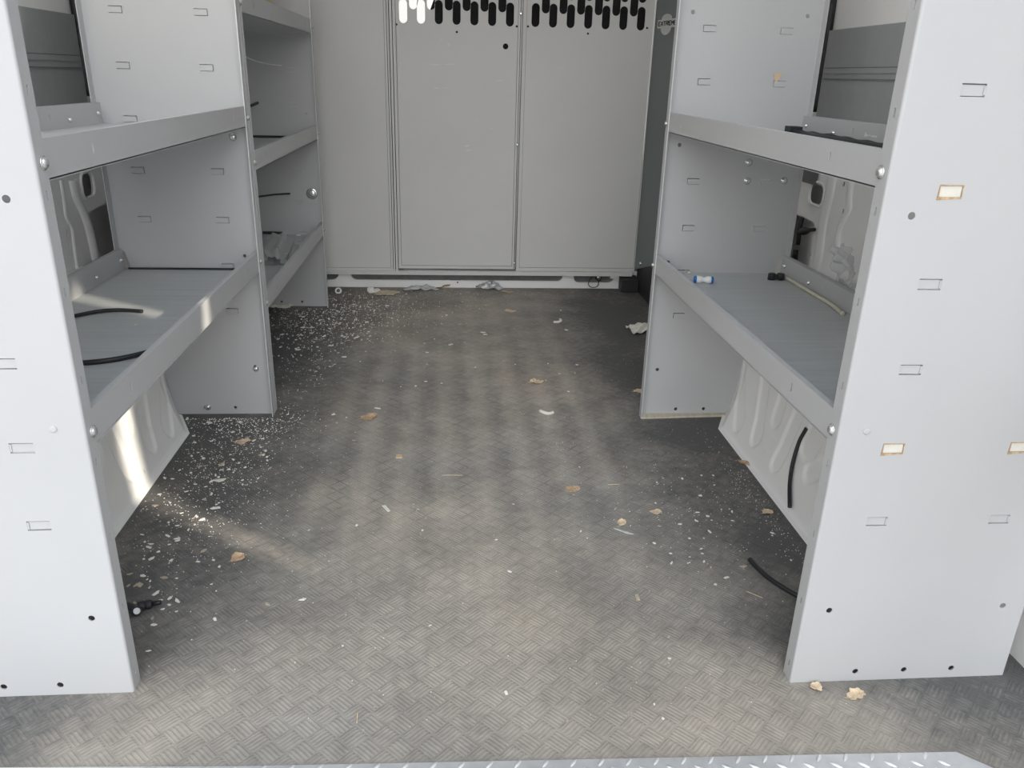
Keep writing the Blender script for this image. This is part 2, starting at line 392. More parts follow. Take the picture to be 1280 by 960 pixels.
uC = thing('shelf_unit', (.81, 1.68, 0), 'grey steel shelving unit with rust-stained tabs and a white and blue fitting on it', 'shelving')
upright(uC, 1, XR, BR, Y1R, +1, stained=((0, 4), (0, 1), (1, 1)), plugs=((0, 1),), worn=False)
pC = upright(uC, 1, XR, BR, Y2R, -1, notch=[(.305, 0)]+NR)
shelf(uC, 1, XR, BR, Y1R, Y2R, .519, .466, .465); shelf(uC, 1, XR, BR, Y1R, Y2R, .917, .866, .863)
for p in ((936, 203), (934, 226), (980, 226)): bolt(uC, at(*p, 'y', Y2R-.002), (0, -1, 0), .0085)
b = MB(); q = at(972, 97, 'y', Y2R-.004)
b.plate([(-.014, .010), (.012, .011), (.004, -.004), (-.004, -.014)], [], .001, lambda a, c, w: (q.x+a, q.y-w, q.z+c)); b.build('tape_scrap', 'card', pC, q)['label'] = 'torn scrap of tan tape on a tab'
# thin plywood strip under the foot of the far panel
b = MB(); b.plate([(XR+.002, Y2R-.034), (.90, Y2R-.020), (.90, Y2R+.0), (XR+.002, Y2R+.0)], [], .006, lambda a, c, w: (a, c, .0005+w)); b.build('foot_shim', 'ply', uC, (XR, Y2R, 0))['label'] = 'pale wooden shim'

# ------------------------------------------------------------------ van body
FLOOR_Y0 = .70
b = MB(); b.box(-1.10, 1.20, FLOOR_Y0, 4.6, -.03, 0); struct(b.build('floor', 'mat'))

def wall(s, X, name):
    """inner body side: pressed steel with openings, outer skin behind it"""
    b = MB(); y0, y1, z1 = 1.0, 4.7, 2.08
    hs = []
    if s < 0:
        ov = at(109, 232, 'x', X)
        hs.append(rrect(ov.y-.040, ov.y+.032, ov.z-.030, ov.z+.036, .022))
        a, c, d, e = at(109, 266, 'x', X), at(118.5, 331, 'x', X), at(146, 318, 'x', X), at(132, 256, 'x', X)
        hs.append([(a.y, a.z), (c.y, c.z-.02), (d.y+.02, d.z-.02), (e.y+.02, e.z+.004)])
        for px in ((73.5, 253), (83.5, 291), (86.5, 307)):
            q = at(*px, 'x', X); w_ = .0045; h_ = .006 if px[1] != 291 else .010; hs.append(rect(q.y-w_, q.y+w_, q.z-h_, q.z+h_))
    else:
        ov = at(1020.5, 243, 'x', X)
        hs.append(rrect(ov.y-.045, ov.y+.042, ov.z-.028, ov.z+.030, .024))
        P = [at(*p, 'x', X) for p in ((1003, 271), (1018, 278), (1016.5, 290), (1010, 345), (996, 330))]
        hs.append([(P[0].y, P[0].z), (P[1].y, P[1].z), (P[2].y, P[2].z), (P[3].y, P[3].z-.04), (P[4].y+.06, P[4].z-.04), (P[0].y+.05, P[0].z)])
        for px, h_ in (((1055, 230), .006), ((1054, 264), .006), ((1044, 300), .010), ((1041, 315), .006), ((1014, 318), .005)):
            q = at(*px, 'x', X); w_ = .0048; hs.append(rect(q.y-w_, q.y+w_, q.z-h_, q.z+h_))
    b.plate(rect(y0, y1, 0, z1), hs, .0015, lambda a, c, w: (X+s*w, a, c))
    # pressed creases of the post between the openings
    def ridge(pts, r, flat=.45):
        P = spline([at(*p, 'x', X) for p in pts], 6)
        seg = 10; n = len(P); vs = []
        for q in P:
            for k in range(seg+1):
                t = math.pi*k/seg; vs.append((X-s*r*flat*math.sin(t), q.y+r*math.cos(t), q.z))
        b.add(vs, [(i*(seg+1)+k, i*(seg+1)+k+1, (i+1)*(seg+1)+k+1, (i+1)*(seg+1)+k) for i in range(n-1) for k in range(seg)], True)
    if s < 0:
        ridge([(90, 225), (95, 247), (103, 264), (110, 285), (116, 310), (122, 345)], .022)
        ridge([(76, 225), (80, 250), (83, 272), (90, 285), (93, 310), (98, 345)], .010)
    else:
        ridge([(1043, 215), (1037, 245), (1033, 262), (1028, 285), (1024, 320), (1018, 345)], .026)
        ridge([(1066, 215), (1062, 245), (1061, 262), (1050, 285), (1047, 310), (1046, 345)], .016)
    return struct(b.build(name, 'white'))
WL, WR = -1.08, 1.18
wl = wall(-1, WL, 'wall_left'); wr = wall(1, WR, 'wall_right')
for s, X, w, nm in ((-1, WL, wl, 'outer_skin'), (1, WR, wr, 'outer_skin')):
    b = MB(); lo, hi = sorted((X+s*.07, X+s*.072)); b.box(lo, hi, 1.0, 4.7, -.25, 2.08)
    b.box(*sorted((X, X+s*.071)), .998, 1.0, -.25, 2.08)
    b.build(nm, 'white', w)
# rims round the oval openings
for s, X, w, px, hw, hh in ((-1, WL, wl, (109, 232), .040, .036), (1, WR, wr, (1020.5, 243), .050, .034)):
    q = at(*px, 'x', X); b = MB(); P = [(X-s*.001, q.y-.002*s+a, q.z+c) for a, c in rrect(-hw-.004, hw+.002, -hh, hh+.004, .026, 6)]
    b.tube(P+[P[0], P[1]], .005, 8); b.build('opening_rim', 'white', w, q)
# black strips beside the liners
for s, X, w, pts in ((-1, WL, wl, ((109, 120), (98, 40), (93, 0))), (1, WR, wr, ((1019, 140), (1031, 70), (1040, 0)))):
    P = [at(*p, 'x', X-s*.012) for p in pts]; b = MB()
    b.tube(spline([P[0]]+[P[1]+Vector((0, .006, 0))]+[P[2]], 8), .015, 8); b.build('black_strip', 'black', w, P[0])
# dark wiring clip across the right-hand body pocket, and the black edge trim beside it
b = MB(); q = at(1009, 288.5, 'x', WR-.004)
P = [at(*p, 'x', WR-.006) for p in ((999.5, 289.5), (1003, 289), (1007, 288.5), (1012, 287.5), (1018, 287))]
b.tube(P, lambda t: .006+.009*math.sin(min(1, t*1.3)*math.pi)**2, 8); b.build('wire_clip', 'black', wr, q)['label'] = 'black wire clip'
b = MB(); P = [at(*p, 'x', WR-.004) for p in ((1002.5, 272), (999, 288), (998, 300), (997, 306))]; b.tube(P, .008, 8)
P = [at(*p, 'x', WR-.004) for p in ((994.5, 312), (993, 325))]; b.tube(P, .010, 8); b.build('edge_trim', 'black', wr, P[0])
# grey patch above the right oval opening
b = MB(); q0, q1 = at(1005, 214, 'x', WR-.004), at(1020, 232, 'x', WR-.004)
b.box(WR-.006, WR-.002, min(q0.y, q1.y), max(q0.y, q1.y)+.02, q1.z, q0.z+.12); b.build('grey_patch', 'sealgrey', wr, q0)

# foot of the rear post beside the shelving
b = MB(); b.box(1.066, 1.18, 1.02, 1.15, .0, .30); b.build('post_foot', 'white', wr, (1.08, 1.08, 0))
# wheel arches
CAPS = [((1.81, .065), (1.795, .40), .027), ((1.90, .15), (1.93, .42), .025), ((1.962, .068), (2.10, .34), .028), ((2.088, .055), (2.27, .24), .028),
        ((1.70, .165), (1.655, .42), .040), ((1.655, .115), (1.50, .27), .028), ((1.53, .06), (1.38, .22), .028)]
def capd(y, z, a, c):
    ax, az = a; cx, cz = c; dx, dz = cx-ax, cz-az
    t = max(0, min(1, ((y-ax)*dx+(z-az)*dz)/(dx*dx+dz*dz))); return math.hypot(y-ax-t*dx, z-az-t*dz)
def sm(a, b_, x): t = max(0, min(1, (x-a)/(b_-a))); return t*t*(3-2*t)
def arch(s, xbase, wallx, parent):
    prof = [(0, 0), (.010, .004), (.016, .012), (.022, .03), (.045, .1), (.066, .2), (.085, .33), (.098, .395), (.122, .432), (.17, .442), (.45, .442)]
    acc = [0]
    for i in range(1, len(prof)): acc.append(acc[-1]+math.hypot(prof[i][0]-prof[i-1][0], prof[i][1]-prof[i-1][1]))
    def pt(t):
        for i in range(1, len(prof)):
            if t <= acc[i]:
                k = (t-acc[i-1])/(acc[i]-acc[i-1]); return prof[i-1][0]+(prof[i][0]-prof[i-1][0])*k, prof[i-1][1]+(prof[i][1]-prof[i-1][1])*k
        return prof[-1]
    ts = sorted(set([acc[-1]*i/190 for i in range(191)]+acc))
    ys = [1.17+.0045*i for i in range(302)]
    def fn(y, t):
        off, z = pt(t)
        ch = max(0, y-2.165)
        off += ch*.46*(1-min(1, z*2.2)) + (max(0, y-2.30)*1.6)
        off += max(0, 1.40-y)*1.2*(1)
        d = 0
        if z < .43:
            for a, c, r in CAPS: d = max(d, 1-sm(r-.0025, r+.0025, capd(y, z, a, c)))
        x = abs(xbase)+off+.0062*d
        x = min(x, abs(wallx)-.002)
        return (s*x, y, z)
    b = MB(); b.grid(ys, ts, fn); return b.build('wheel_arch', 'white', parent, (xbase, 1.8, 0))
aL = arch(-1, -.752, WL, wl); aR = arch(1, .834, WR, wr)
aL['label'] = 'white pressed-steel wheel arch under the shelf with black tubes'; aR['label'] = 'white pressed-steel wheel arch with a black tube hanging over it'

# grey window liners
def liner(s, X, y0, y1, z0, z1, ribs, label):
    xf = X-s*.016; b = MB()
    t = thing('liner_panel', (X, (y0+y1)/2, z0), label, 'wall panel')
    b.box(*sorted((xf, X-s*.001)), y0, y1, z0, z1)
    for z in ribs: b.box(*sorted((xf-s*.003, xf)), y0, y1-.015, z-.013 if z == ribs[0] else z, z+.002)
    b.build('panel', 'liner', t, (X, (y0+y1)/2, z0))
    g = MB()
    for z in ribs: g.box(*sorted((xf-s*.0034, xf-s*.0028)), y0, y1-.015, z+.0008, z+.0032)
    g.build('rib_groove', 'sealgrey', t, (X, y0, ribs[0]))
def lz(px, py, X): return at(px, py, 'x', X)
Xl, Xr = WL+.016, WR-.016
liner(-1, WL, 1.22, lz(105.5, 100, Xl).y, .80, lz(97, 19, Xl).z, (lz(60, 68.5, Xl).z, lz(60, 85, Xl).z), 'grey ribbed liner panel on the body side behind the shelves with black tubes')
liner(1, WR, 1.22, lz(1027, 100, Xr).y, .82, lz(1100, 31, Xr).z, (lz(1080, 85.5, Xr).z, lz(1080, 100.5, Xr).z), 'grey ribbed liner panel on the body side behind the shelves with rust-stained end tabs')

# ceiling; unseen rear post and door, shaped to let in a sun slit
b = MB(); b.box(-1.16, 1.26, 1.02, 4.7, 2.08, 2.10); struct(b.build('ceiling', 'white'))
def rear_door(s, name):
    b = MB(); x = s*.99; e = lambda z: .645+.265*(z-.76)  # unseen door, free edge slanted to shape the sun slit
    b.plate([(-.30, -.25), (e(-.25), -.25), (e(1.25), 1.25), (.785, 2.1), (-.20, 2.1)], [rrect(.12, .52, .95, 1.6, .06)], .05, lambda a, c, w: (x+s*w, a, c))
    o = struct(b.build(name, 'white'))
    g = MB(); g.plate(rrect(.10, .54, .94, 1.61, .06), [], .006, lambda a, c, w: (x+s*(.02+w), a, c)); g.build('door_glass', 'dark', o, (x, .3, 1.1))
# unseen rear post of the body opening, outline shaped to narrow the sun
for s_, nm in ((1, 'sun_slit_post'),):
    b = MB(); b.plate([(.70, .55), (1.06, .52), (1.06, 2.08), (.72, 2.08), (.72, 1.46), (.85, 1.46), (.85, 1.09)], [], .19, lambda a, c, w: (s_*(.98+w), a, c)); struct(b.build(nm, 'white'))
rear_door(1, 'door_1')

# ------------------------------------------------------------------ threshold plate
t = thing('threshold_plate', (.05, .86, 0), 'silver diamond-tread metal plate along the edge of the rubber mat', 'threshold plate')
P0, P1, P2, P3 = at(-60, 963, 'z', .004), at(1195, 940, 'z', .004), at(1262, 969, 'z', .004), at(300, 958, 'z', .004)
b = MB(); b.plate([(-.86, .966), (P3.x, P3.y), (P1.x, P1.y), (P2.x, P2.y), (.93, .74), (-.86, .74)], [], .004, lambda a, c, w: (a, c, .0045-w)); b.build('plate', 'alu', t, (.05, .86, 0))
b = MB(); edge = lambda x: P3.y+(P1.y-P3.y)*(x-P3.x)/(P1.x-P3.x)
step = .0435
for i in range(40):
    for j in range(10):
        x = -.85+i*step+(step/2 if j % 2 else 0); y = edge(x)-.0062-j*.0150
        ang = math.radians(52 if j % 2 == 0 else -38)
        if y < .76 or x > .80: continue
        n = 6; vs = []
        for k in range(n+1):
            q = -1+2*k/n; w_ = .0032*math.sqrt(max(0, 1-q*q*.97)); cx, cy = x+math.cos(ang)*q*.0095, y+math.sin(ang)*q*.0095
            if cy > edge(cx)-.0004: cy = edge(cx)-.0004
            nx, ny = -math.sin(ang)*w_, math.cos(ang)*w_; h = .0022*(1-q*q*.7)
            vs += [(cx+nx, cy+ny, .0042), (cx+nx*.5, cy+ny*.5, .0045+h), (cx-nx*.5, cy-ny*.5, .0045+h), (cx-nx, cy-ny, .0042)]
        b.add(vs, [(k*4+m, k*4+m+1, (k+1)*4+m+1, (k+1)*4+m) for k in range(n) for m in range(3)], True)
b.build('tread_pattern', 'tread', t, (.05, .86, .0045))

# ------------------------------------------------------------------ bulkhead
YB = 3.85
bh = thing('bulkhead', (.19, YB, .07), 'grey steel partition with oval slots closing off the cab', 'partition')
fb = lambda a, c, w: (a, YB+w, c)
def slots(xs, zb, x0, x1, zmax=1.68):
    hs = []
    for i, x in enumerate(xs):
        for k in range(5):
            z = zb+.113*k
            if z+.097 < zmax: hs.append(stadium(x, z, z+.097, .0178))
        x2 = x+.0443
        if i < len(xs)-1:
            for k in range(5):
                z = zb+.0565+.113*k
                if z+.097 < zmax: hs.append(stadium(x2, z, z+.097, .0178))
    return hs
def px_x(px, py): return at(px, py, 'y', YB).x
def px_z(px, py): return at(px, py, 'y', YB).z
doorx = [px_x(503.9+22.28*i, 18) for i in range(7)]; rightx = [px_x(669.5+22.03*i, 22) for i in range(7)]
ZD = px_z(570, 31); ZR = px_z(735, 36)
# fixed panel by the shelving
b = MB(); b.plate(rect(-1.04, -.2735, .1055, 1.69), [], .002, lambda a, c, w: fb(a, c, w+.001))
b.plate(rect(-1.05, -.262, .094, 1.70), [rect(-1.04, -.272, .104, 1.69)], .006, lambda a, c, w: fb(a, c, w-.002))
b.build('fixed_panel', 'bulk', bh, (-.6, YB, .1))
# channel post between it and the door
b = MB()
for x0, x1, d in ((-.2592, -.2515, -.006), (-.2478, -.2375, -.008)): b.box(x0, x1, YB+d, YB+.02, .090, 1.70)
b.build('post', 'bulk', bh, (-.25, YB, .1))
b = MB(); b.box(-.285, -.212, YB+.021, YB+.028, .09, 1.70); b.build('gap_shade', 'dark', bh, (-.25, YB, .1))  # dark strip standing in for the shade inside the post gaps
# door
dh = slots(doorx, ZD, 0, 0)
dh += [circ(px_x(632, 58), px_z(632, 58), .0125, 16)]+[circ(px_x(*p), px_z(*p), .005, 10) for p in ((495.5, 30.5), (571, 40), (646, 33))]
b = MB(); b.plate(rect(-.2202, .3205, .1195, 1.668), dh, .002, lambda a, c, w: fb(a, c, w+.001))
b.plate(rect(-.2345, .331, .104, 1.68), [rect(-.2215, .322, .118, 1.67)], .006, lambda a, c, w: fb(a, c, w-.0035))
door = b.build('door_panel', 'bulk', bh, (.05, YB, .1))
for (x0, y0, x1, y1), w_ in (((534, 80.5, 552, 81), .9), ((552, 81, 573, 79.5), .6), ((558, 55.5, 563, 56.2), 1.1), ((550, 48.5, 553, 49), .8), ((540, 110, 551, 110.5), .7), ((552, 110, 563, 109), .4),
        ((616, 102, 633, 99.5), .45), ((579, 183, 588, 182), 1.0), ((580, 188, 592, 187.5), .9), ((584, 187, 583, 180), .5), ((627, 42, 632, 37), .6), ((594, 149, 597, 151), .8), ((612, 160.5, 616, 160.5), .8)):
    a, c = at(x0, y0, 'y', YB), at(x1, y1, 'y', YB); w_ *= .0042
    b = MB(); b.add([(a.x, YB+.0004, a.z), (a.x*.5+c.x*.5, YB+.0004, (a.z+c.z)/2-w_), (c.x, YB+.0004, c.z), (a.x*.5+c.x*.5, YB+.0004, (a.z+c.z)/2+w_),
           (a.x, YB+.0011, a.z), (a.x*.5+c.x*.5, YB+.0011, (a.z+c.z)/2-w_), (c.x, YB+.0011, c.z), (a.x*.5+c.x*.5, YB+.0011, (a.z+c.z)/2+w_)],
          [(0, 1, 2, 3), (7, 6, 5, 4), (0, 4, 5, 1), (1, 5, 6, 2), (2, 6, 7, 3), (3, 7, 4, 0)])
    b.build('scratch', 'scratch', door, tuple(a))['label'] = 'pale scratch'
# hinge
b = MB(); b.tube([(.3365, YB-.003, .104), (.3365, YB-.003, 1.68)], .0038, 8); hg = b.build('hinge', 'bulk', bh, (.337, YB, .1))
for px in ((651, 17), (646.5, 181), (643, 329)):
    q = at(*px, 'y', YB-.005); b = MB(); b.lathe(q, (0, -1, 0), [(0, .007), (.003, .007), (.004, .003)], 10); b.build('hinge_pin', 'zinc', hg, q)
# right fixed panel
rh = slots(rightx, ZR, 0, 0)+[circ(px_x(*p), px_z(*p), .005, 10) for p in ((660, 33), (735, 42), (809, 35))]
b = MB(); b.plate(rect(.3594, .9352, .1134, 1.689), rh, .002, lambda a, c, w: fb(a, c, w+.001))
b.plate(rect(.3425, .940, .096, 1.70), [rect(.358, .9365, .112, 1.69)], .006, lambda a, c, w: fb(a, c, w-.0035))
rp = b.build('fixed_panel', 'bulk', bh, (.64, YB, .1))
b = MB(); a = at(702, 84.5, 'y', YB)
b.box(a.x-.012, a.x+.012, YB-.0006, YB+.0009, a.z-.002, a.z+.002); b.build('scratch', 'scratch', rp, a)['label'] = 'pale scratch'
# bottom rail
b = MB(); b.prism([(YB-.012, .074), (YB-.012, .090), (YB-.004, .094), (YB+.03, .094), (YB+.03, .074)], -.97, .928, lambda p, q, a: (a, p, q)); b.build('bottom_rail', 'bulk', bh, (.0, YB, .08))
b = MB(); b.box(.82, .862, YB-.006, YB+.02, .060, .076); b.build('rail_bracket', 'bulk', bh, (.84, YB, .07))
# wing panel folded towards the side door
wx0, wx1, wy0, wy1 = .9415, 1.005, YB+.002, 3.55
def fwg(a, c, w): return (wx0+(wx1-wx0)*a+w*.98, wy0+(wy1-wy0)*a+w*.2, c)
b = MB(); b.plate([(0, .108), (.833, .186), (1, .20), (1, 1.70), (0, 1.70)], [], .002, fwg); wing = b.build('wing_panel', 'bulk_shaded', bh, (.97, 3.7, .1)); wing['label'] = 'wing panel carrying a badge, its grey darkened as in shade'
def on_wing(px, py, lift=0):
    d = fw + RT*((px-640)/F_PX) - UP*((py-480)/F_PX)
    nrm = Vector((wy1-wy0, -(wx1-wx0), 0)).normalized(); 
    o = Vector((wx0, wy0, 0)); k = (o-CAM).dot(nrm)/d.dot(nrm); p = CAM+d*k
    a = (p.y-wy0)/(wy1-wy0); return a, p.z
q = on_wing(801, 329.5); bp = Vector(fwg(q[0], q[1], -.001)); wn = Vector((wy1-wy0, -(wx1-wx0), 0)).normalized()
if wn.x > 0: wn = -wn
b = MB(); b.lathe(bp, wn, [(0, .010), (.002, .010), (.006, .006), (.007, .002)], 12); b.build('bolt', 'zinc', wing, bp)
# badge on the wing panel: silver plate with round lobes and black lettering
a0, z0 = on_wing(822.5, 30); a1, z1 = on_wing(845, 29.5)
L = (Vector(fwg(a1, 0, 0))-Vector(fwg(a0, 0, 0))).length; wd = (Vector((wx1, wy1, 0))-Vector((wx0, wy0, 0))).normalized(); ox = Vector(fwg(a0, 0, 0))
zt, zb_ = on_wing(830, 24.5)[1], on_wing(830, 35)[1]; zc = (zt+zb_)/2; hb = (zt-zb_)/2
LB = L*1.12
def fbd(u, v, w): p = ox+wd*u; return (p.x+wn.x*w, p.y+wn.y*w, zc+v)
out = []
cxl = LB*.44; rl = LB*.25
for k in range(9):
    t_ = math.pi*(k/8); out.append((cxl+rl*math.cos(t_), hb+.8*rl*math.sin(t_)*.55))
out += [(.006, hb), (0, hb-.006), (0, -hb+.006), (.006, -hb)]
for k in range(9):
    t_ = math.pi+math.pi*(k/8); out.append((cxl+rl*math.cos(t_), -hb+.8*rl*math.sin(t_)*.75))
out += [(LB-.006, -hb), (LB, -hb+.006), (LB, hb-.006), (LB-.006, hb)]
b = MB(); b.plate(out, [], .003, lambda u, v, w: fbd(u, v, w)); bd = b.build('badge', 'badge', wing, fbd(LB/2, 0, 0))
FONT = {'E': '111100110100111', 'X': '101101010101101', 'T': '111010010010010', 'R': '110101110101101', 'M': '10001110111010110001', }
b = MB(); txt = 'EXTREME'; n = len(txt); cw = (LB-.018)/n
def stroke(u0, v0, u1, v1, tk):
    d = Vector((u1-u0, v1-v0)); l = d.length; d /= l; nx, ny = -d.y*tk, d.x*tk
    b.plate([(u0+nx, v0+ny), (u1+nx, v1+ny), (u1-nx, v1-ny), (u0-nx, v0-ny)], [], .0012, lambda u, v, w: fbd(u, v, .0032+w))
LET = {'E': [(0, 0, 0, 1), (0, 1, 1, 1), (0, .5, .8, .5), (0, 0, 1, 0)], 'X': [(0, 0, 1, 1), (0, 1, 1, 0)], 'T': [(0, 1, 1, 1), (.5, 0, .5, 1)],
       'R': [(0, 0, 0, 1), (0, 1, 1, 1), (1, 1, 1, .5), (0, .5, 1, .5), (.4, .5, 1, 0)], 'M': [(0, 0, 0, 1), (0, 1, .5, .4), (.5, .4, 1, 1), (1, 1, 1, 0)]}
for i, ch in enumerate(txt):
    uo = .009+cw*i+cw*.14; w_ = cw*.72
    for (p0, q0, p1, q1) in LET[ch]:
        stroke(uo+p0*w_, -hb*.42+q0*hb*.92, uo+p1*w_, -hb*.42+q1*hb*.92, min(cw*.11, hb*.12))
b.build('badge_lettering', 'badge_ink', bd if False else wing, fbd(LB/2, 0, .003))
# white sill below it, with the dark recesses of the cross member
YS = 3.882
hz = lambda u0, u1, rl_, rr_: [(u0, .080), (u0, .036+rl_)]+[(u0+rl_-rl_*math.cos(math.radians(t)), .036+rl_-rl_*math.sin(math.radians(t))) for t in (15, 30, 45, 60, 75)]+[(u0+rl_, .036), (u1-rr_, .036)]+[(u1-rr_+rr_*math.sin(math.radians(t)), .036+rr_-rr_*math.cos(math.radians(t))) for t in (15, 30, 45, 60, 75)]+[(u1, .036+rr_), (u1, .080)]
X_ = lambda px: at(px, 350, 'y', YS).x
b = MB(); b.plate(rect(-.99, .99, 0, .088), [hz(-.80, X_(424), .01, .034), hz(X_(439), X_(703), .030, .026), [(p, q-.006 if q < .05 else q) for p, q in hz(X_(717), X_(771), .026, .05)]], .012, lambda a, c, w: (a, YS+w, c))
sill = struct(b.build('trim_1', 'white'))
b = MB(); b.box(-.98, .98, YS+.014, YS+.02, .0, .088); b.build('recess_liner', 'sealgrey', sill, (0, YS, .05))
b = MB()
for px, w_ in ((569, 7),): b.box(X_(px-w_), X_(px+w_), YS+.004, YS+.013, .030, .086)
for px in (537, 602): b.box(X_(px-.6), X_(px+.6), YS+.006, YS+.014, .030, .086)
b.build('sill_bracket', 'sealgrey', sill, (0, YS, .06))
b = MB(); q = at(572, 353, 'y', YS); b.lathe((q.x, YS, q.z), (0, -1, 0), [(-.002, .004), (.001, .004), (.0012, .001)], 10); b.build('screw', 'black', sill, q)

# step cover at the side door
b = MB()
b.prism([(3.868, 0), (3.868, .108), (3.60, .183), (3.50, .183), (3.50, 0)], .960, 1.095, lambda p, q, a: (a, p, q))
b.prism([(3.876, .005), (3.876, .072), (3.80, .064), (3.80, .005)], .872, .956, lambda p, q, a: (a+.03*0, p+(.955-a)*.0, q))
tag(b.build('step_cover', 'black_plastic', None, (1.0, 3.7, 0)), 'black plastic step cover on the floor at the foot of the bulkhead', 'step cover')

# ------------------------------------------------------------------ cab, seen through the slots
t = thing('cab_seat', (.45, 4.35, -.1), 'black cab seat seen through the oval slots of the bulkhead', 'seat')
b = MB()
prof = [(-.075, 1.15), (-.11, 1.2), (.05, 1.62), (1.02, 1.62), (1.05, .1), (-.20, .1), (-.16, 1.0)]
b.plate(prof, [], .16, lambda a, c, w: (a, 4.28+w+.0*c, c)); b.build('backrest', 'seat', t, (.45, 4.3, .6))
b = MB(); b.box(-.2, 1.05, 4.30, 4.85, -.1, .15); b.build('seat', 'seat', t, (.45, 4.6, 0))
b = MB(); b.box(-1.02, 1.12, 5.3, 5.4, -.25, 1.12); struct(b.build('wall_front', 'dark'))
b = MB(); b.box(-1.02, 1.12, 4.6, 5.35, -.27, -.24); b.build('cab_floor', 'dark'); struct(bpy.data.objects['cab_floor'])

# ------------------------------------------------------------------ loose tubes, fittings, packs
def hose(name, pts, r, mat, label, cat, group=None, seg=10):
    b = MB(); b.tube(spline(pts, 8), r, seg); o = b.build(name, mat, None, pts[0]); return tag(o, label, cat, group)
zs = .456+.0055
hose('black_tube', [at(178, 389, 'z', zs), at(150, 387.5, 'z', zs), at(125, 389, 'z', zs), at(95, 394.5, 'z', zs), at(40, 408, 'z', zs)], .0045, 'black', 'short black tube lying further back on the grey shelf, its cut end showing', 'tube')
hose('black_tube', [at(203, 430, 'z', zs), at(194, 437, 'z', zs), at(165, 445, 'z', zs), at(135, 450.5, 'z', zs), at(104, 453.5, 'z', zs), at(60, 455, 'z', zs)], .0052, 'black', 'black tube running out from under the front lip of the grey shelf', 'tube')
hose('black_tube', [at(937, 699, 'z', .0055), at(948, 711, 'z', .0055), at(962, 723, 'z', .0055), at(980, 735, 'z', .0055), at(1010, 752, 'z', .0055)], .0052, 'black', 'thick black tube lying on the rubber mat beside the end panel', 'tube')
hose('black_tube', [(-.60, 2.296, .4590), (-.75, 2.2965, .4590), (-.905, 2.2960, .4590)], .0028, 'black', 'thin straight black line along the far end of the grey shelf', 'tube')  # black line at the deck's far end, drawn as a thin round rod
def archx(px, py, sgn):
    best = None
    for k in range(60):
        x = .83+.003*k
        p = at(px, py, 'x', x)
        z = max(0, p.z); off = .022+(z-.03)*.33 if z > .03 else z*.7
        e = abs(.834+off-x)
        if best is None or e < best[0]: best = (e, p)
    p = best[1]; p.x -= .009; return p
hose('black_tube', [archx(1014.5, 535, 1)+Vector((-.004, 0, 0)), archx(1003, 553, 1), archx(995, 580, 1), archx(991.5, 605, 1), archx(991.5, 634, 1)], .0050, 'black', 'thin black tube hanging down over the white wheel arch', 'tube')
def y3tube(pts, r, mat, label, name='black_tube'):
    P = [at(px, py, 'y', y) for px, py, y in pts]; return hose(name, P, r, mat, label, 'tube' if mat == 'black' else 'wire')
zq = .326+.006
y3tube([(362, 242, 3.50), (345, 243, 3.42), (325, 245.5, 3.30), (305, 248, 3.2)], .0042, 'black', 'thin black tube sticking out across the far shelving opening above the clear packs')
y3tube([(322, 128.5, 3.45), (313, 132.5, 3.35), (300, 138, 3.25)], .0055, 'black', 'stub of black tube poking past the upright in the far shelving unit')
y3tube([(352, 82, 3.50), (338, 80.5, 3.42), (322, 77, 3.32), (309, 72, 3.22), (300, 68, 3.15)], .0018, 'fit_white', 'thin white wire curving across the upper opening of the far shelving unit', 'white_wire')
hose('black_tube', [(-.80, 3.497, .737), (-.74, 3.500, .737), (-.655, 3.500, .737)], .0048, 'black', 'straight black tube at the back of the middle shelf by the bulkhead', 'tube')
p = at(356, 291.5, 'z', zq+.004); hose('black_tube', [p, p+Vector((-.04, -.006, .002)), p+Vector((-.09, -.015, .004))], .0060, 'black', 'black tube end poking out from behind the clear plastic packs', 'tube')

# white push fitting with blue collars
q = at(879.5, 349.5, 'z', .466+.011); dirv = (at(890, 350, 'z', .477)-at(869, 349, 'z', .477)).normalized()
t = thing('tube_fitting', (q.x, q.y, .466), 'white push-in tube fitting with blue ends lying on the grey shelf', 'fitting')
b = MB(); b.lathe(q-dirv*.021, dirv, [(0, .0085), (.001, .0105), (.012, .0105), (.017, .0075), (.021, .0062), (.025, .0075), (.030, .0105), (.041, .0105), (.042, .0085)], 16); b.build('body', 'fit_white', t, q)
for sgn in (-1, 1):
    b = MB(); b.lathe(q+dirv*sgn*.0205, dirv*sgn, [(0, .0098), (.003, .0098), (.0065, .009), (.007, .0055), (.002, .005)], 16); b.build('collar', 'fit_blue', t, q+dirv*sgn*.023)['label'] = 'blue collar'
# cream tube with black clip
t = thing('cream_tube', at(1000, 351, 'z', .466), 'cream coloured plastic tube with a black clip along the rear lip of the shelf', 'tube')
zz = .466+.0055; P = [at(968, 340.5, 'z', zz), at(978, 344.5, 'z', zz), at(990, 349, 'z', zz), at(1010, 358, 'z', zz), at(1030, 369, 'z', zz), at(1044, 380, 'z', zz), at(1053, 392, 'z', zz)]
for p in P: p.x = min(p.x, .988); p.y = min(p.y, 2.262)
b = MB(); b.tube(spline(P, 6), .0050, 10); b.build('tube', 'hose_cream', t, P[2])
b = MB(); c = P[-1]; b.lathe(c+Vector((0, .004, .0)), (0, -1, 0), [(0, .0065), (.006, .0065), (.007, .004)], 10); b.build('end_stop', 'hose_cream', t, c)
b = MB(); c = at(976.5, 345.5, 'z', .466+.010); c.x -= .014; c.y = min(c.y, 2.235)
for dx in (-.014, .012): b.lathe(c+Vector((dx, 0, -.0095)), (0, 0, 1), [(0, .0115), (.016, .0115), (.019, .009), (.0192, .004)], 14)
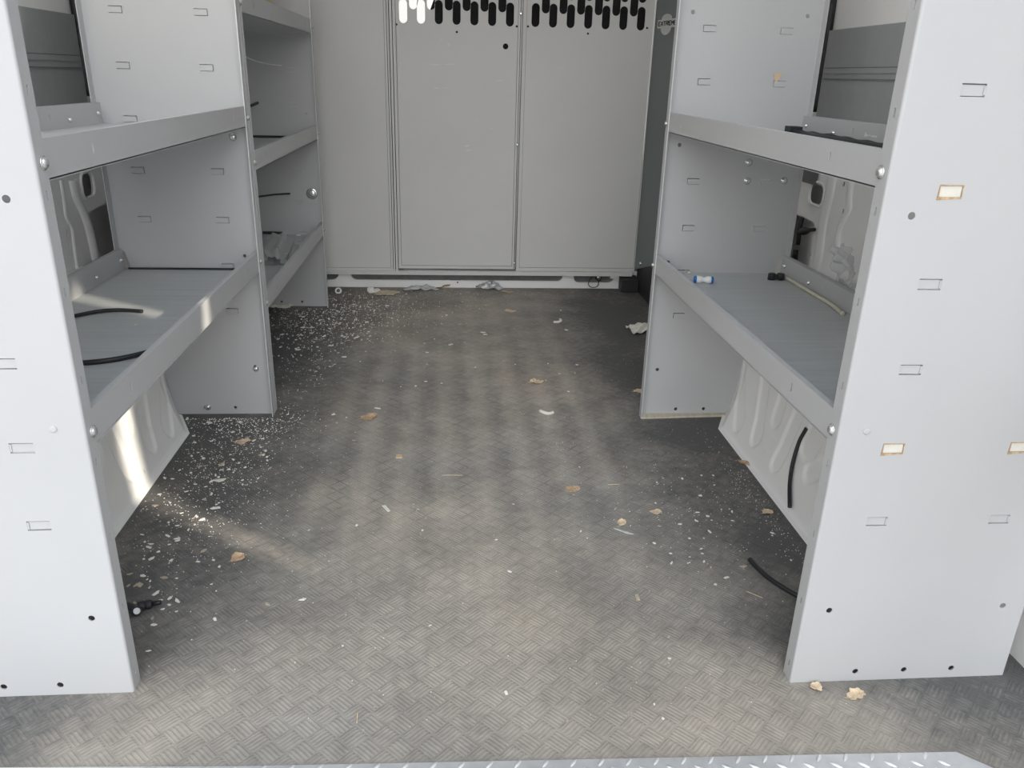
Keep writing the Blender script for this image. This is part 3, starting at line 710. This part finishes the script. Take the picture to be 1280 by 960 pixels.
b.box(c.x-.014, c.x+.012, c.y-.006, c.y+.006, c.z-.008, c.z+.006); b.build('clip', 'black', t, c)['label'] = 'black double clip'

# crumpled clear plastic behind the rear lip
def crumple(name, c, sx, sy, sz, mat, label, cat, seed, rot=0, res=26, tilt=0, thick=.0006, freq=1.0, parent=None):
    R = random.Random(seed); K = [(R.uniform(-1, 1), R.uniform(-1, 1), R.uniform(0, 6.28), R.uniform(.4, 1)) for _ in range(9)]
    b = MB(); us = [-1+2*i/res for i in range(res+1)]
    def h(u, v):
        s_ = 0
        for a, c_, p, w in K:
            q = math.sin((a*u+c_*v)*7*freq+p); s_ += w*(1-abs(q))
        return s_/4.2
    m = Matrix.Rotation(rot, 3, 'Z') @ Matrix.Rotation(tilt, 3, 'X')
    p3, p5 = R.uniform(0, 6), R.uniform(0, 6)
    def fn(u, v, o):
        th = math.atan2(v, u); rr = max(abs(u), abs(v))
        e = 1+(.13*math.sin(3*th+p3)+.09*math.sin(5*th+p5))*rr*rr
        z = (h(u, v)*.75+.25*(1-rr*rr))*sz*(1.0-.35*rr)
        p = m @ Vector((u*sx*e, v*sy*e, z+o)); return (c[0]+p.x, c[1]+p.y, c[2]+max(p.z, .0008) if tilt == 0 else c[2]+p.z)
    b.grid(us, us, lambda u, v: fn(u, v, 0), smooth=False)
    o = b.build(name, mat, parent, c)
    md = o.modifiers.new('thick', 'SOLIDIFY'); md.thickness = thick
    return tag(o, label, cat) if label else o
c = at(1046, 343, 'x', 1.052)
crumple('plastic_wrap', (1.052, c.y, c.z-.01), .05, .085, .06, 'milky', 'crumpled clear plastic wrap stuffed between the shelf lip and the white body side', 'plastic wrap', 5, rot=math.pi/2, tilt=math.radians(75), res=30)

# clear ribbed packs on the far shelving
def pack(c, length, rad, yaw, label, seed, lift=0.0, pitch=0):
    """blown clear pack: ribbed half-round shell with a flat flange"""
    b = MB(); n = 22; m = 40
    rot = Matrix.Rotation(yaw, 3, 'Z') @ Matrix.Rotation(-pitch, 3, 'Y')
    R = random.Random(seed); ph = R.uniform(0, 6)
    def fn(u, v):
        a = math.pi*v; rr = rad*(1+.13*math.cos(a*9+ph))*(min(1, (1-abs(u))*7+.15))**.35
        p = rot @ Vector((u*length/2, -rr*math.cos(a), rr*math.sin(a)*.92)); return (c[0]+p.x, c[1]+p.y, c[2]+lift+p.z+.002)
    b.grid([-1+2*i/n for i in range(n+1)], [j/m for j in range(m+1)], fn)
    # flange
    pl = [(-length/2-.004, -rad*1.18), (length/2+.004, -rad*1.18), (length/2+.004, rad*1.18), (-length/2-.004, rad*1.18)]
    b.plate(pl, [], .0012, lambda a_, c_, w: tuple(Vector((c[0], c[1], c[2]+lift+.001))+rot @ Vector((a_, c_, -w))))
    o = b.build('clear_plastic_pack', 'clear', None, c)
    return tag(o, label, 'plastic pack')
pack((-.655, 3.10, .3275), .36, .060, math.radians(96), 'clear ribbed plastic pack lying nearest the front lip of the low far shelf', 1)
pack((-.805, 3.14, .3275), .30, .052, math.radians(93), 'clear ribbed plastic pack lying behind the other one on the low far shelf', 2)
# wooden block and roll on the top far shelf
q = at(326, -6, 'z', 1.20)
t = thing('wood_block', (-.70, 3.29, 1.138), 'tan wooden block on the top shelf next to the bulkhead', 'wood block')
b = MB(); b.prism(rrect(-.745, -.655, 3.22, 3.36, .006), 1.1385, 1.40, lambda p, q_, a: (p, q_, a)); b.build('block', 'wood', t, (-.70, 3.29, 1.138))
hose('white_wire', [(-.60, 3.20, 1.142), (-.62, 3.12, 1.16), (-.66, 3.08, 1.20), (-.70, 3.06, 1.26)], .007, 'hose_cream', 'pale tube standing beside the tan wooden block on the top shelf', 'tube')

# things by the bulkhead foot
q = at(423, 364.5, 'z', .006)
t = thing('bottle_cap', (q.x, q.y, 0), 'white round plastic cap on the mat below the bulkhead', 'cap')
b = MB(); b.lathe((q.x, q.y, .010), (-.05, -.75, .6), [(-.008, .016), (.004, .016), (.006, .0135), (.004, .0115), (.001, .011)], 20); b.build('rim', 'fit_white', t, (q.x, q.y, .01))
b = MB(); b.lathe((q.x, q.y, .010), (-.05, -.75, .6), [(.001, .0085), (.0035, .0085), (.004, .006), (.0015, .003)], 16); b.build('center_disc', 'sealgrey', t, (q.x, q.y, .01))
def lump(px, py, rx, ry, rz, mat, name, label, cat, seed):
    q = at(px, py, 'z', rz*.5); R = random.Random(seed); b = MB(); seg, ring = 9, 5; J = [[R.uniform(.78, 1.15) for _ in range(seg)] for _ in range(ring)]
    vs = []
    for i in range(ring):
        t_ = math.pi*(.12+.76*i/(ring-1)); 
        for k in range(seg):
            a = 2*math.pi*k/seg; j = J[i][k]; vs.append((q.x+rx*math.sin(t_)**.5*math.cos(a)*j, q.y+ry*math.sin(t_)**.5*math.sin(a)*j, rz*(.5+.5*math.cos(t_)*(1.08 if i in (0, ring-1) else j))-.0+.0005))
    b.add(vs, [(i*seg+k, i*seg+(k+1) % seg, (i+1)*seg+(k+1) % seg, (i+1)*seg+k) for i in range(ring-1) for k in range(seg)]+[tuple(range(seg)), tuple(range(ring*seg-1, (ring-1)*seg-1, -1))])
    return tag(b.build(name, mat, None, (q.x, q.y, 0)), label, cat)
lump(463.5, 362.5, .018, .014, .030, 'flake', 'foam_chunk', 'upright white foam chunk at the sill, apart from the beige scrap', 'foam scrap', 3)
lump(471, 363.5, .019, .014, .022, 'flake', 'foam_chunk', 'white foam chunk touching the beige cardboard scrap', 'foam scrap', 4)
q = at(482, 366.5, 'z', .004); crumple('card_scrap', (q.x, q.y, .0005), .055, .040, .018, 'beige', 'beige torn cardboard scrap on the mat below the bulkhead door', 'cardboard scrap', 22, rot=-.2, res=14, thick=.0015)
q = at(531, 360.5, 'z', .006); crumple('plastic_wrap', (q.x-.02, q.y, .0005), .075, .030, .034, 'milky', 'milky plastic wrap twisted along the white sill', 'plastic wrap', 23, rot=.1, res=18, freq=.8)
q = at(611, 357, 'z', .006); crumple('plastic_wrap', (q.x, 3.858, .0005), .058, .038, .05, 'clear', 'clear crumpled plastic wrap against the middle of the white sill', 'plastic wrap', 24, res=22)
q = at(350, 379.5, 'z', .004); crumple('paper_scrap', (q.x+.015, q.y-.05, .0005), .045, .022, .016, 'paper', 'white paper scrap at the foot of the far shelving end panel', 'paper scrap', 26, res=12)
q = at(800, 410.5, 'z', .01); crumple('paper_scrap', (q.x+.02, q.y+.01, .0005), .072, .050, .040, 'paper', 'crumpled white paper scrap sticking out from behind the rust-tabbed shelving', 'paper scrap', 27, rot=.35, res=22)
# wire loop on the sill
q = at(742, 348, 'y', 3.872); P = [at(*p, 'y', 3.868-.004*i) for i, p in enumerate(((747, 350), (743, 345), (738, 348), (735.5, 355), (739, 359), (746, 358.5), (748.5, 353), (747, 349)))]
b = MB(); t = thing('wire_loop', (q.x, 3.86, .03), 'looped black wire with a silver bolt head hanging at the white sill', 'wire')
b.tube(spline(P, 6), .0022, 8); b.build('wire', 'black', t, P[0])
q = at(748, 346.5, 'y', 3.874); b = MB(); b.lathe(q, (0, -1, .1), [(0, .0175), (.002, .0175), (.004, .013)], 18); b.build('washer', 'black', t, q)
b = MB(); b.lathe(q+Vector((0, -.003, 0)), (0, -1, .1), [(0, .012), (.004, .011), (.007, .007), (.008, .002)], 16); b.build('bolt_head', 'zinc', t, q)['label'] = 'silver bolt head'
# black connector and screw head beside the near end panel
q = at(182, 757, 'z', .008); d = Vector((1, .30, 0)).normalized()
t = thing('plug_connector', (q.x, q.y, 0), 'black plug connector on the mat beside the grey end panel', 'connector')
b = MB(); b.lathe(Vector((q.x, q.y, .0095))-d*.014, d, [(0, .007), (.001, .009), (.012, .009), (.0125, .0078), (.014, .0078), (.0145, .009), (.024, .009), (.026, .006)], 14); b.build('body', 'black_plastic', t, (q.x, q.y, .009))
b = MB(); b.lathe(Vector((q.x, q.y, .0095))+d*.012, d, [(0, .005), (.016, .0045), (.017, .003)], 10); b.build('stub', 'black', t, (q.x, q.y, .009))
q = at(171.5, 764.5, 'z', .008)
t = thing('hose_end', (q.x, q.y, 0), 'black hose end with a white ring facing out from behind the grey end panel', 'hose')
dd = Vector((.25, -.8, .45)).normalized(); b = MB(); b.tube(spline([(q.x-.05, q.y+.03, .0075), (q.x-.02, q.y+.016, .008), (q.x, q.y, .009)], 6), .0075, 12); b.build('hose', 'black', t, (q.x, q.y, .008))
b = MB(); b.lathe(Vector((q.x, q.y, .010)), dd, [(-.006, .0092), (.004, .0092), (.0045, .0085)], 14); b.build('sleeve', 'black', t, (q.x, q.y, .009))
b = MB(); b.lathe(Vector((q.x, q.y, .010))+dd*.0043, dd, [(0, .0066), (.0022, .0062), (.003, .0045), (.0008, .0018)], 14); b.build('ring', 'fit_white', t, (q.x, q.y, .012))['label'] = 'white ring'

# leaves
def leaf(px, py, ln, wd, yaw, mat, label, seed, lobes=0, curl=.25):
    p = at(px, py, 'z', .002); R = random.Random(seed); b = MB(); n = 14
    t = thing('dry_leaf', (p.x, p.y, 0), label, 'leaf')
    rot = Matrix.Rotation(yaw, 3, 'Z')
    P = []
    for i in range(n+1):
        u = i/n; w = wd*math.sin(math.pi*min(1, u*.96+.04))**.7*(1+.22*math.sin(u*math.pi*2*lobes+seed))+.0004
        for sd in (-1, -.5, 0, .5, 1):
            z = .0008+curl*wd*(abs(sd)**1.5)*(.55+.45*math.sin(u*5+seed))+.10*ln*u*u*curl+.0015*R.random()
            q = rot @ Vector(((u-.5)*ln+.002*R.uniform(-1, 1), sd*w*(1+.08*R.uniform(-1, 1)), 0)); P.append((p.x+q.x, p.y+q.y, z))
    b.add(P, [(i*5+k, i*5+k+1, (i+1)*5+k+1, (i+1)*5+k) for i in range(n) for k in range(4)], False)
    o = b.build('blade', mat, t, (p.x, p.y, 0)); o.modifiers.new('thick', 'SOLIDIFY').thickness = .0007
    s_ = MB(); q0 = rot @ Vector((-ln*.5, 0, 0)); q1 = rot @ Vector((-ln*.5-ln*.16, .004, 0))
    s_.tube([(p.x+q0.x*.9, p.y+q0.y*.9, .0022), (p.x+q0.x, p.y+q0.y, .0018), (p.x+q1.x, p.y+q1.y, .0012)], .0006, 6); s_.build('stem', mat, t, (p.x+q0.x, p.y+q0.y, 0))
leaf(717, 611, .042, .017, .55, 'leaf', 'brown broad dry leaf lying flat in the middle of the mat', 1, 1, .12)
leaf(777, 654, .026, .012, 1.1, 'leaf_pale', 'pale curled dry leaf beside a clear plastic sliver', 2, 1, .5)
leaf(461, 522, .050, .024, .25, 'leaf', 'crumpled brown dry leaf on the mat in line with the far shelving', 3, 3, .35)
leaf(297, 697, .032, .014, .9, 'leaf', 'small brown dry leaf on the edge of the sunlit patch', 4, 1, .3)
leaf(1070, 868.5, .036, .011, .35, 'leaf_pale', 'ragged tan dry leaf in front of the rust-tabbed end panel', 5, 3, .45)
leaf(1020.5, 859, .020, .010, -.9, 'leaf_pale', 'small tan dry leaf touching the bottom corner of the rust-tabbed end panel', 6, 1, .35)
leaf(671, 477.5, .048, .022, .1, 'leaf_pale', 'tan ragged dry leaf between the two rows of shelves near a white curl', 7, 3, .3)
leaf(638, 389, .052, .020, -.4, 'leaf_pale', 'small golden dry leaf on the dark mat out from the bulkhead door', 8, 1, .25)
leaf(304, 552, .040, .016, .2, 'leaf_pale', 'tan dry leaf among white flakes beside the wheel arch', 9, 2, .3)
leaf(820, 640, .026, .011, -.2, 'leaf_pale', 'small tan dry leaf on bare mat out from the arch with the hanging tube', 10, 1, .25)
leaf(555, 358.5, .075, .034, .1, 'leaf_pale', 'curled tan dry leaf against the white sill beside milky plastic', 11, 2, .55)
leaf(931, 579, .042, .010, -1.0, 'leaf', 'narrow brown dry leaf tucked against the base of the wheel arch', 12, 1, .3)
leaf(960, 640, .030, .012, .4, 'leaf_pale', 'broken tan dry leaf at the base of the wheel arch by the black tube', 13, 3, .35)
leaf(634, 365, .060, .016, -.35, 'leaf', 'reddish brown dry leaf near the clear plastic at the sill', 14, 1, .25)
leaf(800, 489, .045, .018, .2, 'leaf_pale', 'tan dry leaf beside the foot of the far rust-tabbed upright', 15, 2, .3)

# chips with a look of their own
def chip(px, py, pts, th, mat, name, label, cat, bend=.0):
    p = at(px, py, 'z', .001); b = MB()
    b.plate(pts, [], th, lambda a, c, w: (p.x+a, p.y+c, .0008+w+bend*(abs(a)+abs(c))))
    return tag(b.build(name, mat, None, (p.x, p.y, 0)), label, cat)
chip(499, 571, [(-.009, -.010), (.009, -.008), (.008, .008), (-.001, .011), (-.009, .009)], .003, 'card', 'card_chip', 'square tan cardboard chip in the middle of the mat', 'cardboard scrap')
chip(483, 637.5, [(-.012, .014), (-.003, .017), (.010, -.010), (.004, -.013)], .002, 'paper', 'paper_scrap', 'long white paper scrap slanting across the middle of the mat', 'paper scrap', .12)
p = at(683, 516, 'z', .004); hose('plastic_curl', [p+Vector((-.018, .016, 0)), p+Vector((-.010, .0, .002)), p+Vector((.006, -.008, .001)), p+Vector((.022, .004, .0))], .0052, 'paper', 'white curled plastic shaving in the middle of the mat', 'shaving')
p = at(698, 402, 'z', .004); hose('plastic_curl', [p+Vector((-.022, -.006, 0)), p+Vector((.0, -.010, .002)), p+Vector((.012, .004, .004)), p+Vector((.010, .022, .004))], .0052, 'paper', 'white hooked plastic shaving on the dark mat toward the bulkhead', 'shaving')
p = at(779, 664, 'z', .003); b = MB(); b.plate([(-.020, .012), (-.012, .011), (.018, -.010), (.022, -.016), (.006, -.010)], [], .0015, lambda a, c, w: (p.x+a, p.y+c, .0008+w+abs(c)*.15)); tag(b.build('plastic_sliver', 'milky', None, (p.x, p.y, 0)), 'clear bluish plastic sliver beside a curled leaf', 'plastic sliver')
chip(275, 601, [(-.016, -.004), (-.004, .006), (.014, .007), (.010, -.003), (0, -.008)], .002, 'paper', 'paper_scrap', 'flat white paper scrap on the mat out from the sunlit wheel arch', 'paper scrap', .1)
chip(796.5, 747, [(-.0035, -.010), (.004, -.009), (.0035, .010), (-.003, .009)], .002, 'beige', 'wood_chip', 'small upright-lying beige wood chip on the near mat', 'wood chip')
chip(378, 750, [(-.007, -.003), (.002, .003), (.008, .002), (.004, -.004)], .0022, 'flake', 'paper_scrap', 'bright white folded paper bit alone on the near mat', 'paper scrap', .15)
chip(173, 732, [(-.008, -.006), (-.002, -.002), (.006, -.007), (.009, .003), (.002, .007), (-.005, .005)], .003, 'beige', 'putty_crumb', 'pale beige putty crumb on the mat beside the grey end panel', 'crumb')
p = at(565, 594.5, 'z', .001); hose('pine_needle', [p+Vector((-.026, .001, .001)), p+Vector((0, 0, .0015)), p+Vector((.028, -.001, .001))], .0008, 'leaf_pale', 'thin tan needle lying across the middle of the mat', 'needle', seg=6)
p = at(767, 606, 'z', .001); hose('pine_needle', [p+Vector((-.014, .0, .001)), p+Vector((.016, .001, .001))], .0008, 'leaf_pale', 'short pale needle by the broad brown leaf', 'needle', seg=6)
p = at(943, 744, 'z', .001); hose('pine_needle', [p+Vector((-.012, .012, .001)), p+Vector((.013, -.011, .001))], .0009, 'leaf_pale', 'pale needle beside the thick black tube on the mat', 'needle', seg=6)
p = at(447, 898, 'z', .001); hose('pine_needle', [p+Vector((-.001, .012, .001)), p+Vector((.0, -.011, .001))], .0008, 'leaf_pale', 'tan needle on the mat close to the tread plate', 'needle', seg=6)

# ------------------------------------------------------------------ white flakes: each one its own object
proto = []
for k in range(10):
    R = random.Random(100+k); n = R.choice((4, 5, 5, 6)); el = R.uniform(1.0, 2.4); b = MB(); P = []
    for i in range(n):
        a = 2*math.pi*i/n+R.uniform(-.3, .3); r = .0040*R.uniform(.6, 1.15); P.append((r*el*math.cos(a), r*math.sin(a)))
    b.plate(P, [], .0016, lambda a, c, w: (a, c, .0003+w+.16*max(0, a)))
    me = b.build('white_flake', 'flake'); proto.append(me)
    if k % 4 == 3: me.data.materials[0] = M['beige']
used = [False]*len(proto)
def flake(x, y, sc, label, group):
    k = rnd.randrange(len(proto)); o = proto[k]
    if used[k]: o = o.copy(); C.objects.link(o)
    used[k] = True
    o.location = (x, y, .0002); o.rotation_euler = (0, 0, rnd.uniform(0, 6.28)); o.scale = (sc, sc, min(sc, 1.3)); tag(o, label, 'flake', group)
def blocked(x, y):
    if x < -.742 and 1.1 < y < 2.19: return True
    if x > .824 and 1.1 < y < 2.16: return True
    for s_, yy in ((-1, Y1L), (-1, Y2L), (-1, Y3L), (1, Y1R), (1, Y2R)):
        if abs(y-yy) < .035 and (x < XL+.012 if s_ < 0 else x > XR-.012): return True
    if y > 3.84 or x < -.93 or x > 1.0: return True
    return False
def zone(poly_px, n, smin, smax, label, group, bias=None):
    xs = [p[0] for p in poly_px]; ys = [p[1] for p in poly_px]; m = 0; tries = 0
    def inside(x, y):
        c = False; j = len(poly_px)-1
        for i in range(len(poly_px)):
            (xi, yi), (xj, yj) = poly_px[i], poly_px[j]
            if (yi > y) != (yj > y) and x < (xj-xi)*(y-yi)/(yj-yi)+xi: c = not c
            j = i
        return c
    while m < n and tries < n*60:
        tries += 1
        if bias: px, py = rnd.gauss(bias[0], bias[2]), rnd.gauss(bias[1], bias[3])
        else: px, py = rnd.uniform(min(xs), max(xs)), rnd.uniform(min(ys), max(ys))
        if not inside(px, py): continue
        p = at(px, py, 'z', 0)
        if blocked(p.x, p.y): continue
        flake(p.x, p.y, rnd.uniform(smin, smax)*rnd.choice((.7, 1, 1, 1.3)), label, group); m += 1
zone([(345, 385), (410, 384), (470, 372), (470, 430), (345, 500)], 78, .7, 1.5, 'white flake on the dark mat by the foot of the far shelving', 'white flakes by the far shelving', (385, 405, 40, 28))
zone([(228, 520), (345, 520), (335, 610), (200, 690), (185, 620)], 70, .6, 1.2, 'white flake on the mat beside the sunlit wheel arch', 'white flakes by the sunlit wheel arch')
zone([(150, 668), (200, 660), (310, 690), (300, 780), (178, 840)], 44, .5, 1.1, 'white flake on the mat beside the near end panel, away from the tubes', 'white flakes by the near end panel', (215, 715, 45, 45))
zone([(820, 590), (925, 590), (1000, 690), (985, 760), (840, 740), (780, 680)], 44, .4, .95, 'white flake on the mat out from the wheel arch with the hanging tube', 'white flakes by the hanging tube', (880, 650, 55, 50))
zone([(440, 372), (700, 365), (760, 500), (400, 560)], 34, .6, 1.3, 'pale flake scattered on the open mat toward the bulkhead', 'pale flakes toward the bulkhead')
zone([(330, 580), (780, 580), (940, 900), (300, 920), (320, 700)], 26, .4, .9, 'pale flake scattered on the open mat of the near half', 'pale flakes on the near mat')
for k, u in enumerate(used):
    if not u: flake(-.45+.02*k, 2.2, .8, 'white flake on the mat beside the sunlit wheel arch', 'white flakes by the sunlit wheel arch')

# fine grit nobody could count
b = MB(); R = random.Random(5)
def grit(cx, cy, sx, sy, n, smin=.0008, smax=.0022, box=None):
    m = 0
    while m < n:
        x, y = (R.gauss(cx, sx), R.gauss(cy, sy)) if not box else (R.uniform(*box[0]), R.uniform(*box[1]))
        m += 1
        if blocked(x, y) or y < .97: continue
        r = R.uniform(smin, smax); a = R.uniform(0, 6.28); P = [(x+r*math.cos(a+k*1.9)*R.uniform(.6, 1.3), y+r*math.sin(a+k*1.9)*R.uniform(.6, 1.3)) for k in range(3)]
        h = r*R.uniform(.5, 1)
        b.add([(p[0], p[1], .0002) for p in P]+[(x, y, .0004+h)], [(0, 1, 3), (1, 2, 3), (2, 0, 3), (2, 1, 0)])
grit(-.52, 3.35, .20, .22, 1500, .0012, .0040); grit(-.60, 2.22, .10, .07, 420, .0010, .0030); grit(-.62, 1.9, .07, .16, 420, .0009, .0026); grit(-.30, 3.6, .25, .12, 350, .001, .003); grit(-.60, 2.15, .10, .16, 520, .0008, .0024); grit(-.58, 1.72, .10, .20, 520, .0007, .002)
grit(-.5, 2.75, .06, .18, 220, .001, .003); grit(.62, 1.72, .14, .18, 380, .0006, .0018); grit(0, 0, 0, 0, 900, .0006, .0016, ((-.5, .7), (1.0, 3.8))); grit(.79, 1.75, .018, .22, 200, .0008, .002)
grit(-.68, 2.27, .07, .02, 160, .0012, .003); grit(.05, 3.78, .3, .05, 160, .001, .0025)
g = b.build('floor_grit', 'flake'); tag(g, 'fine pale grit sprinkled over the dark rubber mat', 'grit', kind='stuff')

# bits lying on the shelves
def bit(p, sc, label, mat='flake'):
    k = 0 if mat == 'flake' else 3; o = proto[k].copy(); C.objects.link(o); o.location = p; o.scale = (sc,)*3; o.rotation_euler = (0, 0, rnd.uniform(0, 6)); tag(o, label, 'flake'); o.name = 'white_flake'
p = at(374, 300.5, 'z', .327); bit((p.x, p.y, .3265), 1.6, 'white flake on the low far shelf in front of the clear packs')
p = at(376, 291.7, 'z', .327); bit((p.x, min(p.y, 3.49), .3265), 2.6, 'larger white flake at the back of the low far shelf beside a black tube end')
p = at(861, 341.3, 'z', .467); bit((p.x, min(p.y, 2.262), .4665), 1.7, 'white flake against the end panel behind the white and blue fitting')
p = at(169.5, 406, 'z', .457); bit((p.x, p.y, .4565), .8, 'tiny white flake between the two black tubes on the shelf')
q = at(1000, 161, 'z', .872); b = MB()
P = [(.968, 2.236, .874), (.970, 2.14, .874), (.974, 2.02, .875), (.970, 1.88, .874), (.966, 1.74, .875), (.970, 1.55, .874)]
t = thing('wiring_harness', (.985, 1.9, .866), 'black taped wiring lying along the rear lip of the upper shelf', 'wiring')
b.tube(spline(P, 8), lambda t_: .0065+.003*math.sin(t_*21)**2, 10); b.build('cable', 'black', t, P[2])
b = MB(); b.tube(spline([(p[0]-.022+.01*math.sin(i*2), p[1], .870+.006) for i, p in enumerate(P)], 8), .006, 8); b.build('cable', 'black', t, P[2])
b = MB(); b.box(.940, .975, 2.205, 2.242, .867, .890); b.build('connector', 'black_plastic', t, (.96, 2.24, .866))

# maker's mark, white print on the rear lip of the upper shelf
b = MB(); xk = BR-.012
def mk(px0, py0, px1, py1, w_):
    a, c = at(px0, py0, 'x', xk-.0006), at(px1, py1, 'x', xk-.0006); d = (c-a).normalized(); n_ = Vector((0, -d.z, d.y))*w_
    b.add([a+n_, c+n_, c-n_, a-n_]+[q_+Vector((.0005, 0, 0)) for q_ in (a+n_, c+n_, c-n_, a-n_)], [(0, 1, 2, 3), (7, 6, 5, 4), (0, 4, 5, 1), (1, 5, 6, 2), (2, 6, 7, 3), (3, 7, 4, 0)])
mk(1081.2, 170.2, 1082.2, 165.8, .0028); mk(1080.2, 169.6, 1084.5, 169.2, .0024)
mk(1085, 169.2, 1088, 169.6, .0012); mk(1089, 170.1, 1096, 171, .0018)
lab = [o for o in uC.children if o.name.startswith('shelf')]
up = max((o for o in lab if o.location.z < 1.0), key=lambda o: o.location.z)
b.build('printed_mark', 'scratch', up, at(1082, 169, 'x', xk))['label'] = 'small white printed mark'

# ------------------------------------------------------------------ outside
b = MB(); b.box(-30, 30, -30, 30, -.75, -.70); struct(b.build('ground', 'concrete'))
b = MB(); b.box(2.7, 2.85, -9, 3, -.70, 1.44); struct(b.build('sun_blocker_wall', 'concrete'))  # unseen wall added to cut off the low sun

# ------------------------------------------------------------------ light
w = bpy.data.worlds.new('sky'); bpy.context.scene.world = w; w.use_nodes = True; nt = w.node_tree
bg = nt.nodes['Background']
tc = N(nt, 'ShaderNodeTexCoord'); sp = N(nt, 'ShaderNodeSeparateXYZ'); nt.links.new(tc.outputs['Generated'], sp.inputs[0])
c = ramp(nt, sp.outputs[2], [(0, (1.0, .98, .94)), (.25, (1.0, .99, .97)), (.8, (.84, .92, 1.0))])
# sky glow added low behind the rear opening to brighten the interior
dt = N(nt, 'ShaderNodeVectorMath', operation='DOT_PRODUCT'); nt.links.new(tc.outputs['Generated'], dt.inputs[0]); dt.inputs[1].default_value = Vector((.05, -1, .52)).normalized()
lobe = math_n(nt, 'POWER', math_n(nt, 'MAXIMUM', dt.outputs['Value'], 0), 4.2)
d2 = N(nt, 'ShaderNodeVectorMath', operation='DOT_PRODUCT'); nt.links.new(tc.outputs['Generated'], d2.inputs[0]); d2.inputs[1].default_value = Vector((-.1, 1, .25)).normalized()
ahead = math_n(nt, 'MULTIPLY', math_n(nt, 'POWER', math_n(nt, 'MAXIMUM', d2.outputs['Value'], 0), 3), .8)
broad = math_n(nt, 'POWER', math_n(nt, 'MAXIMUM', dt.outputs['Value'], 0), .9)  # wide glow added to lift the wheel arches
nt.links.new(c, bg.inputs['Color']); nt.links.new(math_n(nt, 'ADD', math_n(nt, 'ADD', math_n(nt, 'MULTIPLY', lobe, 3.0), math_n(nt, 'ADD', ahead, .25)), math_n(nt, 'MULTIPLY', broad, 1.15)), bg.inputs['Strength'])
sun = bpy.data.lights.new('sun', 'SUN'); sun.energy = 5.8; sun.angle = math.radians(1.4); sun.color = (1.0, .90, .74)
so = bpy.data.objects.new('sun', sun); C.objects.link(so)
sd = Vector((.85, -.52, .404)).normalized(); so.rotation_euler = sd.to_track_quat('Z', 'Y').to_euler()

# ------------------------------------------------------------------ camera and view
cam = bpy.data.cameras.new('camera'); co = bpy.data.objects.new('camera', cam); C.objects.link(co)
cam.sensor_fit = 'HORIZONTAL'; cam.sensor_width = 36; cam.lens = F_PX/1280*36; cam.clip_start = .01; cam.clip_end = 200
co.matrix_world = Matrix(((RT.x, UP.x, -fw.x, CAM.x), (RT.y, UP.y, -fw.y, CAM.y), (RT.z, UP.z, -fw.z, CAM.z), (0, 0, 0, 1)))
sc = bpy.context.scene; sc.camera = co
sc.view_settings.view_transform = 'Standard'; sc.view_settings.look = 'None'; sc.view_settings.gamma = 1; sc.view_settings.use_curve_mapping = False
sc.view_settings.exposure = -.02
sc.cycles.diffuse_bounces = 10; sc.cycles.max_bounces = 16; sc.cycles.transmission_bounces = 10; sc.cycles.glossy_bounces = 6
